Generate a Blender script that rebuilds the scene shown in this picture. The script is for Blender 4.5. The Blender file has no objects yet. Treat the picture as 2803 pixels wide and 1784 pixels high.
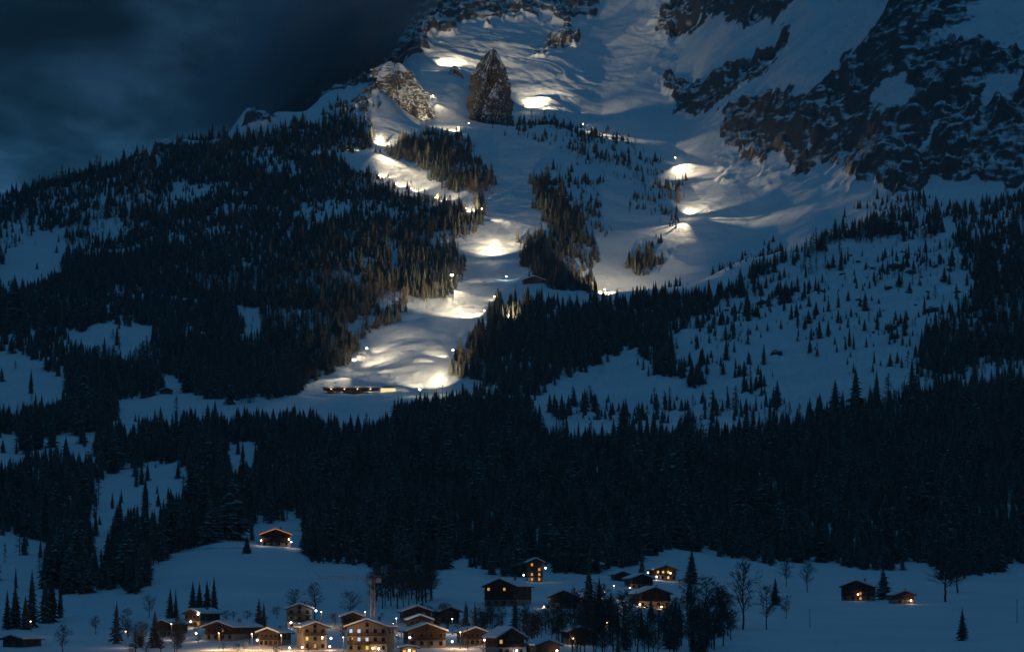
import bpy, bmesh, math, random
import numpy as np
from mathutils import Vector, Matrix

# ------------------------------------------------------------------ camera, sky, sun, exposure
F = 7948.0            # focal length in photograph pixels (2803 wide)
CX, VH = 1401.5, 1645.0   # principal column, horizon row (level camera with a rising front)
SC = bpy.context.scene
COL = SC.collection
cam_d = bpy.data.cameras.new('camera')
cam = bpy.data.objects.new('camera', cam_d); COL.objects.link(cam)
cam.location = (0, 0, 0)
cam.rotation_euler = (math.radians(90), 0, 0)
cam_d.sensor_width = 36.0
cam_d.lens = 36.0 * F / 2803.0
cam_d.shift_y = (VH - 892.0) / 2803.0
cam_d.clip_start = 1.0
cam_d.clip_end = 60000.0
SC.camera = cam

W = bpy.data.worlds.new('World'); SC.world = W; W.use_nodes = True
nt = W.node_tree; nt.nodes.clear()
def N(t, kind, **kw):
    n = t.nodes.new(kind)
    for k, v in kw.items():
        setattr(n, k, v)
    return n
def sock(n, vals):
    for k, v in vals.items():
        n.inputs[k].default_value = v
    return n
wo = N(nt, 'ShaderNodeOutputWorld'); bg = N(nt, 'ShaderNodeBackground')
sky = N(nt, 'ShaderNodeTexSky', sky_type='NISHITA'); sky.sun_disc = False
sky.sun_elevation = math.radians(1.0); sky.sun_rotation = math.radians(150.0)
skym = N(nt, 'ShaderNodeVectorMath', operation='SCALE'); skym.inputs[3].default_value = 0.0003
nt.links.new(sky.outputs[0], skym.inputs[0])
tc = N(nt, 'ShaderNodeTexCoord')
mp = N(nt, 'ShaderNodeMapping'); mp.inputs['Location'].default_value = (-2.486, -1.579, 1.780); mp.inputs['Scale'].default_value = (1.0, 1.0, 2.1)
nt.links.new(tc.outputs['Generated'], mp.inputs['Vector'])
n1 = sock(N(nt, 'ShaderNodeTexNoise'), {'Scale': 7.0, 'Detail': 6.0, 'Roughness': 0.52, 'Distortion': 0.5})
nt.links.new(mp.outputs[0], n1.inputs['Vector'])
cr = N(nt, 'ShaderNodeValToRGB')
cr.color_ramp.interpolation = 'B_SPLINE'
e = cr.color_ramp.elements
e[0].position = 0.40; e[0].color = (0.0007, 0.0050, 0.0092, 1)
e[1].position = 0.66; e[1].color = (0.0150, 0.0480, 0.0960, 1)
m_ = e.new(0.51); m_.color = (0.0015, 0.0098, 0.0200, 1)
n2 = sock(N(nt, 'ShaderNodeTexNoise'), {'Scale': 15.0, 'Detail': 5.0, 'Roughness': 0.55, 'Distortion': 0.3})
nt.links.new(mp.outputs[0], n2.inputs['Vector'])
na_ = sock(N(nt, 'ShaderNodeMath', operation='MULTIPLY_ADD'), {1: 0.55, 2: -0.275}); nt.links.new(n2.outputs['Fac'], na_.inputs[0])
nb_ = N(nt, 'ShaderNodeMath', operation='ADD'); nt.links.new(n1.outputs['Fac'], nb_.inputs[0]); nt.links.new(na_.outputs[0], nb_.inputs[1])
nt.links.new(nb_.outputs[0], cr.inputs['Fac'])
# overcast skies brighten smoothly from the horizon to the zenith
sx = N(nt, 'ShaderNodeSeparateXYZ'); nt.links.new(tc.outputs['Generated'], sx.inputs[0])
mr = sock(N(nt, 'ShaderNodeMapRange', interpolation_type='SMOOTHSTEP'), {1: 0.20, 2: 0.85, 3: 1.0, 4: 5.2})
nt.links.new(sx.outputs['Z'], mr.inputs[0])
# and a last band of dusk light lies along the horizon
mh = sock(N(nt, 'ShaderNodeMapRange', interpolation_type='SMOOTHSTEP'), {1: 0.13, 2: 0.187, 3: 4.2, 4: 1.0})
nt.links.new(sx.outputs['Z'], mh.inputs[0])
mm = N(nt, 'ShaderNodeMath', operation='MULTIPLY'); nt.links.new(mr.outputs[0], mm.inputs[0]); nt.links.new(mh.outputs[0], mm.inputs[1])
sc_ = N(nt, 'ShaderNodeVectorMath', operation='SCALE')
nt.links.new(cr.outputs['Color'], sc_.inputs[0]); nt.links.new(mm.outputs[0], sc_.inputs[3])
ad = N(nt, 'ShaderNodeVectorMath', operation='ADD')
nt.links.new(sc_.outputs[0], ad.inputs[0]); nt.links.new(skym.outputs[0], ad.inputs[1])
nt.links.new(ad.outputs[0], bg.inputs['Color']); bg.inputs['Strength'].default_value = 1.0
nt.links.new(bg.outputs[0], wo.inputs['Surface'])

sun_d = bpy.data.lights.new('sun', 'SUN'); sun_d.energy = 0.05; sun_d.angle = math.radians(40); sun_d.color = (0.05, 0.44, 1.0)
sun = bpy.data.objects.new('sun', sun_d); COL.objects.link(sun)
sun.rotation_euler = (math.radians(48), 0, math.radians(-35))

vs = SC.view_settings
SC.display_settings.display_device = 'sRGB'
vs.view_transform = 'Standard'; vs.look = 'None'; vs.exposure = 0.0; vs.gamma = 1.0; vs.use_curve_mapping = False
cy = SC.cycles
HAZE = 4.0e-5
MIST = 0.0035
CLOUDS = [(800, 190, 4650, 170, 150, 70), (930, 60, 4700, 200, 160, 80), (980, -60, 4700, 220, 160, 110), (860, 130, 4680, 120, 130, 60), (1010, 30, 4690, 110, 120, 60), (760, 230, 4640, 110, 120, 45), (720, 200, 4700, 170, 150, 60), (890, 0, 4720, 150, 140, 60)]
cy.use_denoising = True
try:
    cy.denoiser = 'OPENIMAGEDENOISE'; cy.denoising_input_passes = 'RGB_ALBEDO_NORMAL'
except Exception:
    pass
cy.max_bounces = 5; cy.diffuse_bounces = 2; cy.glossy_bounces = 2; cy.transmission_bounces = 2; cy.volume_bounces = 0
cy.sample_clamp_indirect = 2.0
cy.use_light_tree = True
cy.light_sampling_threshold = 0.002

rng = np.random.default_rng(7)
random.seed(7)

# ------------------------------------------------------------------ materials
MATS = {}
def principled(name, col, rough=0.8, spec=0.2, metal=0.0):
    m = bpy.data.materials.new(name); m.use_nodes = True
    b = m.node_tree.nodes['Principled BSDF']
    b.inputs['Base Color'].default_value = (*col, 1); b.inputs['Roughness'].default_value = rough
    b.inputs['Metallic'].default_value = metal
    b.inputs['Specular IOR Level'].default_value = spec
    MATS[name] = m
    return m, m.node_tree, b
def noisy(name, c1, c2, scale=3.0, rough=0.85, spec=0.15, bump=0.0, stretch=(1, 1, 1), detail=5.0, coord='Object'):
    m, t, b = principled(name, c1, rough, spec)
    co = N(t, 'ShaderNodeTexCoord'); mp = N(t, 'ShaderNodeMapping'); mp.inputs['Scale'].default_value = stretch
    no = sock(N(t, 'ShaderNodeTexNoise'), {'Scale': scale, 'Detail': detail, 'Roughness': 0.6})
    rp = N(t, 'ShaderNodeValToRGB')
    rp.color_ramp.elements[0].position = 0.3; rp.color_ramp.elements[0].color = (*c1, 1)
    rp.color_ramp.elements[1].position = 0.7; rp.color_ramp.elements[1].color = (*c2, 1)
    t.links.new(co.outputs[coord], mp.inputs[0]); t.links.new(mp.outputs[0], no.inputs['Vector'])
    t.links.new(no.outputs['Fac'], rp.inputs['Fac']); t.links.new(rp.outputs[0], b.inputs['Base Color'])
    if bump:
        bp = sock(N(t, 'ShaderNodeBump'), {'Strength': bump, 'Distance': 0.5})
        t.links.new(no.outputs['Fac'], bp.inputs['Height']); t.links.new(bp.outputs[0], b.inputs['Normal'])
    return m
def glow(name, col, strength):
    m = bpy.data.materials.new(name); m.use_nodes = True
    t = m.node_tree; t.nodes.clear()
    o = N(t, 'ShaderNodeOutputMaterial'); e = N(t, 'ShaderNodeEmission')
    e.inputs[0].default_value = (*col, 1); e.inputs[1].default_value = strength
    t.links.new(e.outputs[0], o.inputs[0]); MATS[name] = m
    return m
SNOW_A, SNOW_B = (0.70, 0.75, 0.82), (0.84, 0.87, 0.90)

def terrain_material(name, rock1, rock2, has_attr=True, nz_lo=0.64, nz_hi=0.98, patch=0.045, amp=0.85):
    """snow lying on every face flat enough to hold it; bare rock where the ground is a cliff"""
    m, t, b = principled(name, SNOW_B, 0.75, 0.25)
    co = N(t, 'ShaderNodeTexCoord')
    nl = sock(N(t, 'ShaderNodeTexNoise'), {'Scale': 0.02, 'Detail': 7.0, 'Roughness': 0.6})
    t.links.new(co.outputs['Object'], nl.inputs['Vector'])
    snow = N(t, 'ShaderNodeValToRGB')
    snow.color_ramp.elements[0].position = 0.3; snow.color_ramp.elements[0].color = (*SNOW_A, 1)
    snow.color_ramp.elements[1].position = 0.7; snow.color_ramp.elements[1].color = (*SNOW_B, 1)
    t.links.new(nl.outputs['Fac'], snow.inputs['Fac'])
    mp = N(t, 'ShaderNodeMapping'); mp.inputs['Scale'].default_value = (1, 1, 2.2)
    t.links.new(co.outputs['Object'], mp.inputs[0])
    nr = sock(N(t, 'ShaderNodeTexNoise'), {'Scale': 0.10, 'Detail': 9.0, 'Roughness': 0.68})
    t.links.new(mp.outputs[0], nr.inputs['Vector'])
    rock = N(t, 'ShaderNodeValToRGB')
    rock.color_ramp.elements[0].position = 0.32; rock.color_ramp.elements[0].color = (*rock1, 1)
    rock.color_ramp.elements[1].position = 0.68; rock.color_ramp.elements[1].color = (*rock2, 1)
    t.links.new(nr.outputs['Fac'], rock.inputs['Fac'])
    geo = N(t, 'ShaderNodeNewGeometry'); sx = N(t, 'ShaderNodeSeparateXYZ'); t.links.new(geo.outputs['Normal'], sx.inputs[0])
    nb = sock(N(t, 'ShaderNodeTexNoise'), {'Scale': patch, 'Detail': 7.0, 'Roughness': 0.62, 'Distortion': 0.4})
    mb_ = N(t, 'ShaderNodeMapping'); mb_.inputs['Rotation'].default_value = (0, math.radians(36), 0); mb_.inputs['Scale'].default_value = (0.30, 0.6, 1.0)
    t.links.new(co.outputs['Object'], mb_.inputs[0]); t.links.new(mb_.outputs[0], nb.inputs['Vector'])
    ma = sock(N(t, 'ShaderNodeMath', operation='MULTIPLY_ADD'), {1: amp, 2: -amp / 2})
    t.links.new(nb.outputs['Fac'], ma.inputs[0])
    ns = sock(N(t, 'ShaderNodeTexNoise'), {'Scale': patch * 3.2, 'Detail': 6.0, 'Roughness': 0.65, 'Distortion': 0.6})
    ms_ = N(t, 'ShaderNodeMapping'); ms_.inputs['Rotation'].default_value = (0, math.radians(22), 0); ms_.inputs['Scale'].default_value = (0.16, 0.4, 1.0)
    t.links.new(co.outputs['Object'], ms_.inputs[0]); t.links.new(ms_.outputs[0], ns.inputs['Vector'])
    mb2 = sock(N(t, 'ShaderNodeMath', operation='MULTIPLY_ADD'), {1: amp * .9}); t.links.new(ns.outputs['Fac'], mb2.inputs[0]); t.links.new(ma.outputs[0], mb2.inputs[2])
    mb3 = sock(N(t, 'ShaderNodeMath', operation='SUBTRACT'), {1: amp * .45}); t.links.new(mb2.outputs[0], mb3.inputs[0])
    ad = N(t, 'ShaderNodeMath', operation='ADD'); t.links.new(sx.outputs['Z'], ad.inputs[0]); t.links.new(mb3.outputs[0], ad.inputs[1])
    bare = sock(N(t, 'ShaderNodeMapRange', interpolation_type='SMOOTHSTEP'), {1: nz_lo, 2: nz_hi, 3: 1.0, 4: 0.0})
    t.links.new(ad.outputs[0], bare.inputs[0])
    fac = bare.outputs[0]
    if has_attr:
        at0 = N(t, 'ShaderNodeAttribute', attribute_name='rock')
        en = sock(N(t, 'ShaderNodeMath', operation='MULTIPLY_ADD'), {1: 0.9, 2: -0.45}); t.links.new(nr.outputs['Fac'], en.inputs[0])
        ea = N(t, 'ShaderNodeMath', operation='ADD'); t.links.new(at0.outputs['Fac'], ea.inputs[0]); t.links.new(en.outputs[0], ea.inputs[1])
        es = sock(N(t, 'ShaderNodeMapRange', interpolation_type='SMOOTHSTEP'), {1: 0.42, 2: 0.58, 3: 0.0, 4: 1.0}); t.links.new(ea.outputs[0], es.inputs[0])
        mu = N(t, 'ShaderNodeMath', operation='MULTIPLY'); mu.use_clamp = True; t.links.new(fac, mu.inputs[0]); t.links.new(es.outputs[0], mu.inputs[1])
        m1 = sock(N(t, 'ShaderNodeMath', operation='SUBTRACT', use_clamp=True), {1: 1.0}); t.links.new(at0.outputs['Fac'], m1.inputs[0])
        m2 = N(t, 'ShaderNodeMath', operation='MAXIMUM'); t.links.new(mu.outputs[0], m2.inputs[0]); t.links.new(m1.outputs[0], m2.inputs[1])
        fac = m2.outputs[0]
    mx = N(t, 'ShaderNodeMix', data_type='RGBA'); t.links.new(fac, mx.inputs[0])
    t.links.new(snow.outputs[0], mx.inputs[6]); t.links.new(rock.outputs[0], mx.inputs[7])
    t.links.new(mx.outputs[2], b.inputs['Base Color'])
    fine = sock(N(t, 'ShaderNodeTexNoise'), {'Scale': 0.22, 'Detail': 5.0, 'Roughness': 0.65}); t.links.new(co.outputs['Object'], fine.inputs['Vector'])
    nlf = sock(N(t, 'ShaderNodeMath', operation='MULTIPLY_ADD'), {1: 0.9}); t.links.new(fine.outputs['Fac'], nlf.inputs[0]); t.links.new(nl.outputs['Fac'], nlf.inputs[2])
    bp = sock(N(t, 'ShaderNodeBump'), {'Strength': 0.6, 'Distance': 1.4})
    hs = N(t, 'ShaderNodeMix', data_type='FLOAT'); t.links.new(fac, hs.inputs[0])
    t.links.new(nlf.outputs[0], hs.inputs[2]); t.links.new(nr.outputs['Fac'], hs.inputs[3])
    t.links.new(hs.outputs[0], bp.inputs['Height']); t.links.new(bp.outputs[0], b.inputs['Normal'])
    return m
M_TERR = terrain_material('snow_and_rock', (0.022, 0.024, 0.028), (0.085, 0.085, 0.088))
M_CRAG = terrain_material('crag_rock', (0.022, 0.021, 0.021), (0.15, 0.132, 0.115), has_attr=False, nz_lo=0.24, nz_hi=0.36, patch=0.03, amp=0.6)
M_CRAG2 = terrain_material('snowy_crag_rock', (0.03, 0.029, 0.028), (0.17, 0.152, 0.135), has_attr=False, nz_lo=0.0, nz_hi=0.28, patch=0.03, amp=0.6)
M_BOULD = terrain_material('boulder_rock', (0.03, 0.03, 0.032), (0.10, 0.095, 0.09), has_attr=False, nz_lo=0.66, nz_hi=0.85, patch=.4, amp=.4)
M_SNOW = noisy('snow', SNOW_A, SNOW_B, 0.3, 0.75, 0.25, 0.2)
def needle_material(name, c1, c2, frost):
    m = noisy(name, c1, c2, 9.0, 0.9, 0.1)
    t = m.node_tree; b = t.nodes['Principled BSDF']
    src = b.inputs['Base Color'].links[0].from_socket
    geo = N(t, 'ShaderNodeNewGeometry'); sx = N(t, 'ShaderNodeSeparateXYZ'); t.links.new(geo.outputs['Normal'], sx.inputs[0])
    co = N(t, 'ShaderNodeTexCoord'); oi = N(t, 'ShaderNodeObjectInfo')
    av = N(t, 'ShaderNodeVectorMath', operation='ADD'); t.links.new(co.outputs['Object'], av.inputs[0]); t.links.new(oi.outputs['Random'], av.inputs[1])
    no = sock(N(t, 'ShaderNodeTexNoise'), {'Scale': 14.0, 'Detail': 2.0}); t.links.new(av.outputs[0], no.inputs['Vector'])
    mu = N(t, 'ShaderNodeMath', operation='MULTIPLY'); t.links.new(no.outputs['Fac'], mu.inputs[0]); t.links.new(sx.outputs['Z'], mu.inputs[1])
    mr = sock(N(t, 'ShaderNodeMapRange'), {1: 0.42, 2: 0.62, 3: 0.0, 4: frost}); t.links.new(mu.outputs[0], mr.inputs[0])
    mx = N(t, 'ShaderNodeMix', data_type='RGBA'); t.links.new(mr.outputs[0], mx.inputs[0])
    t.links.new(src, mx.inputs[6]); mx.inputs[7].default_value = (0.7, 0.74, 0.78, 1)
    hs = N(t, 'ShaderNodeHueSaturation'); t.links.new(mx.outputs[2], hs.inputs['Color'])
    vr = sock(N(t, 'ShaderNodeMapRange'), {1: 0.0, 2: 1.0, 3: 0.65, 4: 1.4}); t.links.new(oi.outputs['Random'], vr.inputs[0])
    t.links.new(vr.outputs[0], hs.inputs['Value']); t.links.new(hs.outputs[0], b.inputs['Base Color'])
    return m
M_NEEDLE = needle_material('spruce_needles', (0.054, 0.058, 0.050), (0.096, 0.098, 0.082), 0.55)
M_LARCH = needle_material('larch_twigs', (0.085, 0.070, 0.056), (0.14, 0.115, 0.09), 0.5)
M_BARK = noisy('bark', (0.045, 0.035, 0.028), (0.09, 0.072, 0.058), 8.0, 0.95, 0.05, stretch=(1, 1, .3))
M_TWIG = noisy('bare_twigs', (0.06, 0.052, 0.046), (0.11, 0.098, 0.088), 5.0, 0.95, 0.05)
M_TIMBER = noisy('dark_timber', (0.050, 0.030, 0.020), (0.095, 0.058, 0.036), 2.0, 0.8, 0.15, 0.15, (1, 1, 9))
M_TIMBER2 = noisy('grey_timber', (0.055, 0.045, 0.038), (0.11, 0.09, 0.075), 2.0, 0.85, 0.1, 0.15, (1, 1, 9))
M_PLASTER = noisy('cream_plaster', (0.19, 0.165, 0.135), (0.28, 0.24, 0.20), 1.2, 0.9, 0.1, 0.05)
M_PLASTER2 = noisy('grey_plaster', (0.22, 0.20, 0.19), (0.30, 0.28, 0.26), 1.2, 0.9, 0.1, 0.05)
M_STEEL = noisy('galvanised_steel', (0.20, 0.21, 0.22), (0.32, 0.33, 0.34), 4.0, 0.5, 0.5)
M_CRANE = noisy('crane_paint', (0.32, 0.17, 0.07), (0.42, 0.24, 0.10), 3.0, 0.6, 0.3)
M_CONC = noisy('concrete', (0.25, 0.245, 0.235), (0.38, 0.37, 0.36), 1.5, 0.9, 0.1, 0.1)
M_GLASS, _t, _b = principled('dark_window_glass', (0.01, 0.013, 0.018), 0.08, 0.5)
M_SHUT = noisy('window_frame_wood', (0.12, 0.08, 0.05), (0.2, 0.13, 0.08), 4.0, 0.7, 0.2)
M_WARM = glow('warm_window', (1.0, 0.45, 0.14), 0.65)
M_AMBER = glow('amber_window', (1.0, 0.60, 0.16), 1.0)
M_COOL = glow('cool_window', (0.62, 0.76, 1.0), 0.9)
M_BULBW = glow('warm_bulb', (1.0, 0.66, 0.34), 14.0)
M_BULBC = glow('white_bulb', (1.0, 0.93, 0.82), 14.0)
M_EAVE = glow('orange_light_strip', (1.0, 0.34, 0.09), 0.6)
M_LENS = glow('floodlight_lens', (1.0, 0.84, 0.56), 40.0)
M_LENSG = glow('green_white_lens', (0.85, 1.0, 0.80), 25.0)
M_LENSB = glow('blue_white_lens', (0.80, 0.93, 1.0), 18.0)

# ------------------------------------------------------------------ noise helpers
_T = [np.random.default_rng(100 + i).random((256, 256)).astype(np.float64) for i in range(16)]
def vnoise(x, y, k=0):
    t = _T[k % 16]
    xi = np.floor(x).astype(np.int64); yi = np.floor(y).astype(np.int64)
    fx = x - xi; fy = y - yi
    fx = fx * fx * fx * (fx * (fx * 6 - 15) + 10); fy = fy * fy * fy * (fy * (fy * 6 - 15) + 10)
    x0 = xi & 255; x1 = (xi + 1) & 255; y0 = yi & 255; y1 = (yi + 1) & 255
    return ((t[x0, y0] * (1 - fx) + t[x1, y0] * fx) * (1 - fy) + (t[x0, y1] * (1 - fx) + t[x1, y1] * fx) * fy) * 2 - 1
def fbm(x, y, k=0, octaves=5, gain=0.5):
    s = 0; a = 1.0
    for o in range(octaves):
        s = s + a * vnoise(x * 2.03 ** o + 13.7 * o, y * 2.03 ** o + 7.1 * o, k + o); a *= gain
    return s
def ridged(x, y, k=0, octaves=4, gain=0.5):
    s = 0; a = 1.0
    for o in range(octaves):
        s = s + a * (1 - 2 * np.abs(vnoise(x * 2.1 ** o + 3.3 * o, y * 2.1 ** o + 9.1 * o, k + o))); a *= gain
    return s
def sstep(a, b, x):
    t = np.clip((x - a) / (b - a), 0, 1); return t * t * (3 - 2 * t)

K = 2803.0 / 2408.0
def inpoly(u, v, poly):
    """points (photograph pixels) inside a polygon given in overview pixels (2408 wide)"""
    p = np.array(poly, float) * K
    out = np.zeros(u.shape, bool)
    box = (u >= p[:, 0].min()) & (u <= p[:, 0].max()) & (v >= p[:, 1].min()) & (v <= p[:, 1].max())
    if not box.any():
        return out
    uu = u[box]; vv = v[box]; ins = np.zeros(uu.shape, bool)
    for (x0, y0), (x1, y1) in zip(p, np.roll(p, -1, 0)):
        if y0 == y1:
            continue
        c = ((y0 > vv) != (y1 > vv)) & (uu < (x1 - x0) * (vv - y0) / (y1 - y0) + x0)
        ins ^= c
    out[box] = ins
    return out
def inany(u, v, polys):
    r = np.zeros(u.shape, bool)
    for p in polys:
        r |= inpoly(u, v, p)
    return r

# ------------------------------------------------------------------ terrain profile: columns of (row, distance)
PROF = {
 0:    [(1800,960),(1700,1150),(1600,1340),(1470,1600),(1400,1750),(1300,1990),(1190,2260),(1100,2460),(950,2800),(760,3170),(650,3370),(548,3620),(640,3800),(800,4300),(900,5200)],
 150:  [(1800,960),(1700,1150),(1600,1330),(1490,1580),(1400,1770),(1290,2000),(1190,2260),(1100,2470),(950,2790),(760,3170),(650,3370),(520,3660),(620,3850),(800,4350),(900,5200)],
 300:  [(1800,960),(1700,1150),(1600,1320),(1480,1620),(1270,2050),(1150,2350),(1090,2500),(960,2750),(870,2900),(660,3330),(480,3700),(570,3900),(760,4400),(850,5200)],
 400:  [(1800,960),(1700,1140),(1600,1310),(1500,1560),(1270,2050),(1150,2340),(1090,2490),(960,2760),(870,2920),(660,3330),(430,3780),(520,3950),(700,4400),(800,5200)],
 430:  [(1800,960),(1700,1140),(1600,1310),(1500,1560),(1270,2050),(1150,2340),(1085,2490),(960,2760),(870,2920),(660,3330),(440,3780),(383,3830),(500,3960),(680,4400),(780,5200)],
 600:  [(1800,960),(1690,1120),(1600,1280),(1540,1400),(1490,1500),(1400,1700),(1290,1950),(1220,2100),(1150,2300),(1120,2400),(1085,2500),(1000,2690),(700,3250),(500,3620),(378,3890),(480,4080),(600,4500),(600,5300)],
 680:  [(1800,960),(1690,1120),(1600,1280),(1540,1400),(1488,1520),(1400,1700),(1290,1950),(1220,2100),(1150,2300),(1120,2400),(1085,2500),(1000,2690),(700,3250),(500,3620),(380,3860),(300,3930),(420,4100),(520,4500),(520,5300)],
 760:  [(1800,960),(1690,1120),(1600,1280),(1540,1410),(1488,1530),(1400,1700),(1290,1950),(1150,2320),(1120,2410),(1088,2500),(1000,2690),(700,3240),(500,3620),(380,3870),(315,3990),(400,4150),(420,4500),(300,5000),(420,5400)],
 900:  [(1800,960),(1690,1120),(1600,1280),(1545,1420),(1500,1560),(1300,1950),(1140,2380),(1090,2500),(1066,2580),(1030,2660),(900,2870),(700,3200),(500,3600),(415,3790),(340,3950),(262,4150),(330,4350),(190,4950),(300,5400)],
 1020: [(1800,960),(1690,1120),(1600,1290),(1550,1420),(1500,1560),(1300,1950),(1140,2380),(1090,2500),(1062,2590),(1010,2690),(900,2870),(700,3200),(560,3480),(410,3800),(370,3890),(340,3960),(240,4180),(300,4320),(110,4960),(60,5200),(260,5600)],
 1150: [(1800,960),(1690,1130),(1600,1290),(1560,1400),(1490,1560),(1300,1950),(1130,2400),(1085,2500),(1060,2570),(1010,2660),(900,2850),(830,2980),(700,3220),(600,3430),(520,3600),(440,3800),(370,3950),(346,4020),(338,4110),(215,4330),(192,4400),(196,4480),(150,4640),(60,5000),(0,5180),(-200,5800),(-200,6400)],
 1250: [(1800,960),(1690,1130),(1600,1290),(1550,1430),(1510,1520),(1300,1950),(1130,2400),(1070,2530),(1000,2670),(900,2850),(800,3030),(700,3220),(600,3430),(520,3600),(420,3840),(345,4040),(332,4120),(215,4340),(195,4400),(198,4470),(150,4680),(60,5010),(0,5200),(-200,5800),(-200,6400)],
 1350: [(1800,960),(1690,1130),(1600,1310),(1530,1500),(1300,1950),(1130,2380),(1050,2560),(950,2750),(860,2910),(780,3060),(700,3220),(600,3430),(450,3790),(345,4060),(334,4140),(338,4230),(280,4400),(150,4740),(60,5040),(0,5230),(-200,5800),(-200,6400)],
 1500: [(1800,960),(1690,1130),(1600,1310),(1530,1500),(1300,1950),(1130,2380),(1050,2520),(950,2700),(800,2990),(700,3210),(600,3430),(450,3790),(336,4080),(346,4200),(300,4340),(150,4780),(60,5080),(0,5250),(-200,5800),(-200,6400)],
 1650: [(1800,960),(1690,1130),(1620,1260),(1540,1490),(1495,1610),(1300,1970),(1150,2340),(1060,2540),(960,2710),(850,2920),(790,3040),(800,3130),(710,3240),(600,3440),(480,3720),(384,3990),(392,4090),(370,4190),(330,4340),(200,4690),(100,4980),(0,5280),(-200,5800),(-200,6400)],
 1850: [(1800,960),(1690,1160),(1600,1370),(1488,1630),(1300,1970),(1150,2330),(1080,2470),(960,2670),(850,2860),(775,2990),(800,3110),(740,3230),(650,3400),(570,3580),(480,3800),(440,3930),(350,4220),(300,4370),(200,4640),(100,4900),(0,5150),(-200,5600),(-200,6200)],
 2050: [(1800,960),(1690,1180),(1600,1390),(1515,1630),(1300,1970),(1150,2320),(1090,2440),(960,2640),(800,2890),(700,3040),(735,3170),(650,3370),(560,3560),(475,3750),(448,3830),(420,3870),(320,3960),(255,4060),(120,4370),(0,4650),(-200,5100),(-250,6000)],
 2250: [(1800,960),(1690,1190),(1620,1400),(1540,1630),(1300,1980),(1150,2310),(1050,2480),(950,2630),(800,2870),(640,3110),(640,3200),(560,3390),(500,3530),(472,3600),(440,3635),(300,3770),(200,3890),(100,4030),(0,4200),(-200,4600),(-250,5600)],
 2500: [(1800,960),(1690,1190),(1620,1400),(1545,1640),(1300,1990),(1150,2310),(1030,2500),(900,2680),(750,2890),(620,3090),(545,3230),(505,3330),(480,3365),(330,3480),(200,3590),(80,3720),(-60,3900),(-200,4150),(-250,5200)],
 2803: [(1800,960),(1690,1190),(1620,1400),(1540,1640),(1300,1990),(1150,2300),(1000,2530),(900,2680),(700,2950),(560,3180),(470,3320),(440,3350),(300,3460),(150,3590),(0,3760),(-200,4050),(-250,5200)],
}
PROF[-300] = PROF[0]; PROF[-6500] = [(v + 60, Y) for v, Y in PROF[0]]
PROF[3150] = PROF[2803]; PROF[9500] = PROF[2803]

def pchip(xs, ys, x):
    xs = np.asarray(xs, float); ys = np.asarray(ys, float)
    h = np.diff(xs); d = np.diff(ys) / h
    m = np.zeros(len(xs))
    for i in range(1, len(xs) - 1):
        if d[i - 1] * d[i] > 0:
            w1 = 2 * h[i] + h[i - 1]; w2 = h[i] + 2 * h[i - 1]
            m[i] = (w1 + w2) / (w1 / d[i - 1] + w2 / d[i])
    m[0] = d[0]; m[-1] = d[-1]
    i = np.clip(np.searchsorted(xs, x) - 1, 0, len(h) - 1)
    t = np.clip((x - xs[i]) / h[i], 0, 1)
    t2 = t * t; t3 = t2 * t
    return (2 * t3 - 3 * t2 + 1) * ys[i] + (t3 - 2 * t2 + t) * h[i] * m[i] + (-2 * t3 + 3 * t2) * ys[i + 1] + (t3 - t2) * h[i] * m[i + 1]

YS = np.concatenate([np.array([-400, 5, 60, 150, 300, 450, 600, 750, 850]), np.arange(900, 1750, 6.0), np.arange(1750, 3200, 6.5),
                     np.arange(3200, 4500, 3.6), np.arange(4500, 5300, 5.0), np.arange(5300, 6500, 60.0)])
US = np.concatenate([np.array([-6500, -5000, -3500, -2400, -1600, -1100, -800, -600, -450]), np.arange(-350, 3151, 4.0),
                     np.array([3250, 3400, 3600, 3900, 4400, 5200, 6500, 8000, 9500])])
cols = sorted(PROF)
base = []
for c in cols:
    pts = PROF[c]
    ys = [-400, 5, 300, 700] + [p[1] for p in pts]
    zs = [-14, -14, -26, -30] + [p[1] * (VH - p[0]) / F for p in pts]
    if ys[-1] < 6600:
        ys.append(6700); zs.append(zs[-1] - 120)
    base.append(pchip(ys, zs, YS))
base = np.array(base)                       # columns x distance
ci = np.array(cols, float)
# smooth blend between the columns
j = np.clip(np.searchsorted(ci, US) - 1, 0, len(ci) - 2)
t = np.clip((US - ci[j]) / (ci[j + 1] - ci[j]), 0, 1)
t = t * 0.5 + 0.5 * (t * t * (3 - 2 * t))
Z = base[j] * (1 - t)[:, None] + base[j + 1] * t[:, None]
UU, YY = np.meshgrid(US, YS, indexing='ij')
XX = (UU - CX) / F * np.maximum(YY, 5) * 1.0
XX[:, 0] = XX[:, 1] - 0 + (US - CX) * 0.2; XX[:, 1] += (US - CX) * 0.2 * 0.9
VV0 = VH - Z / np.maximum(YY, 5) * F

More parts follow.
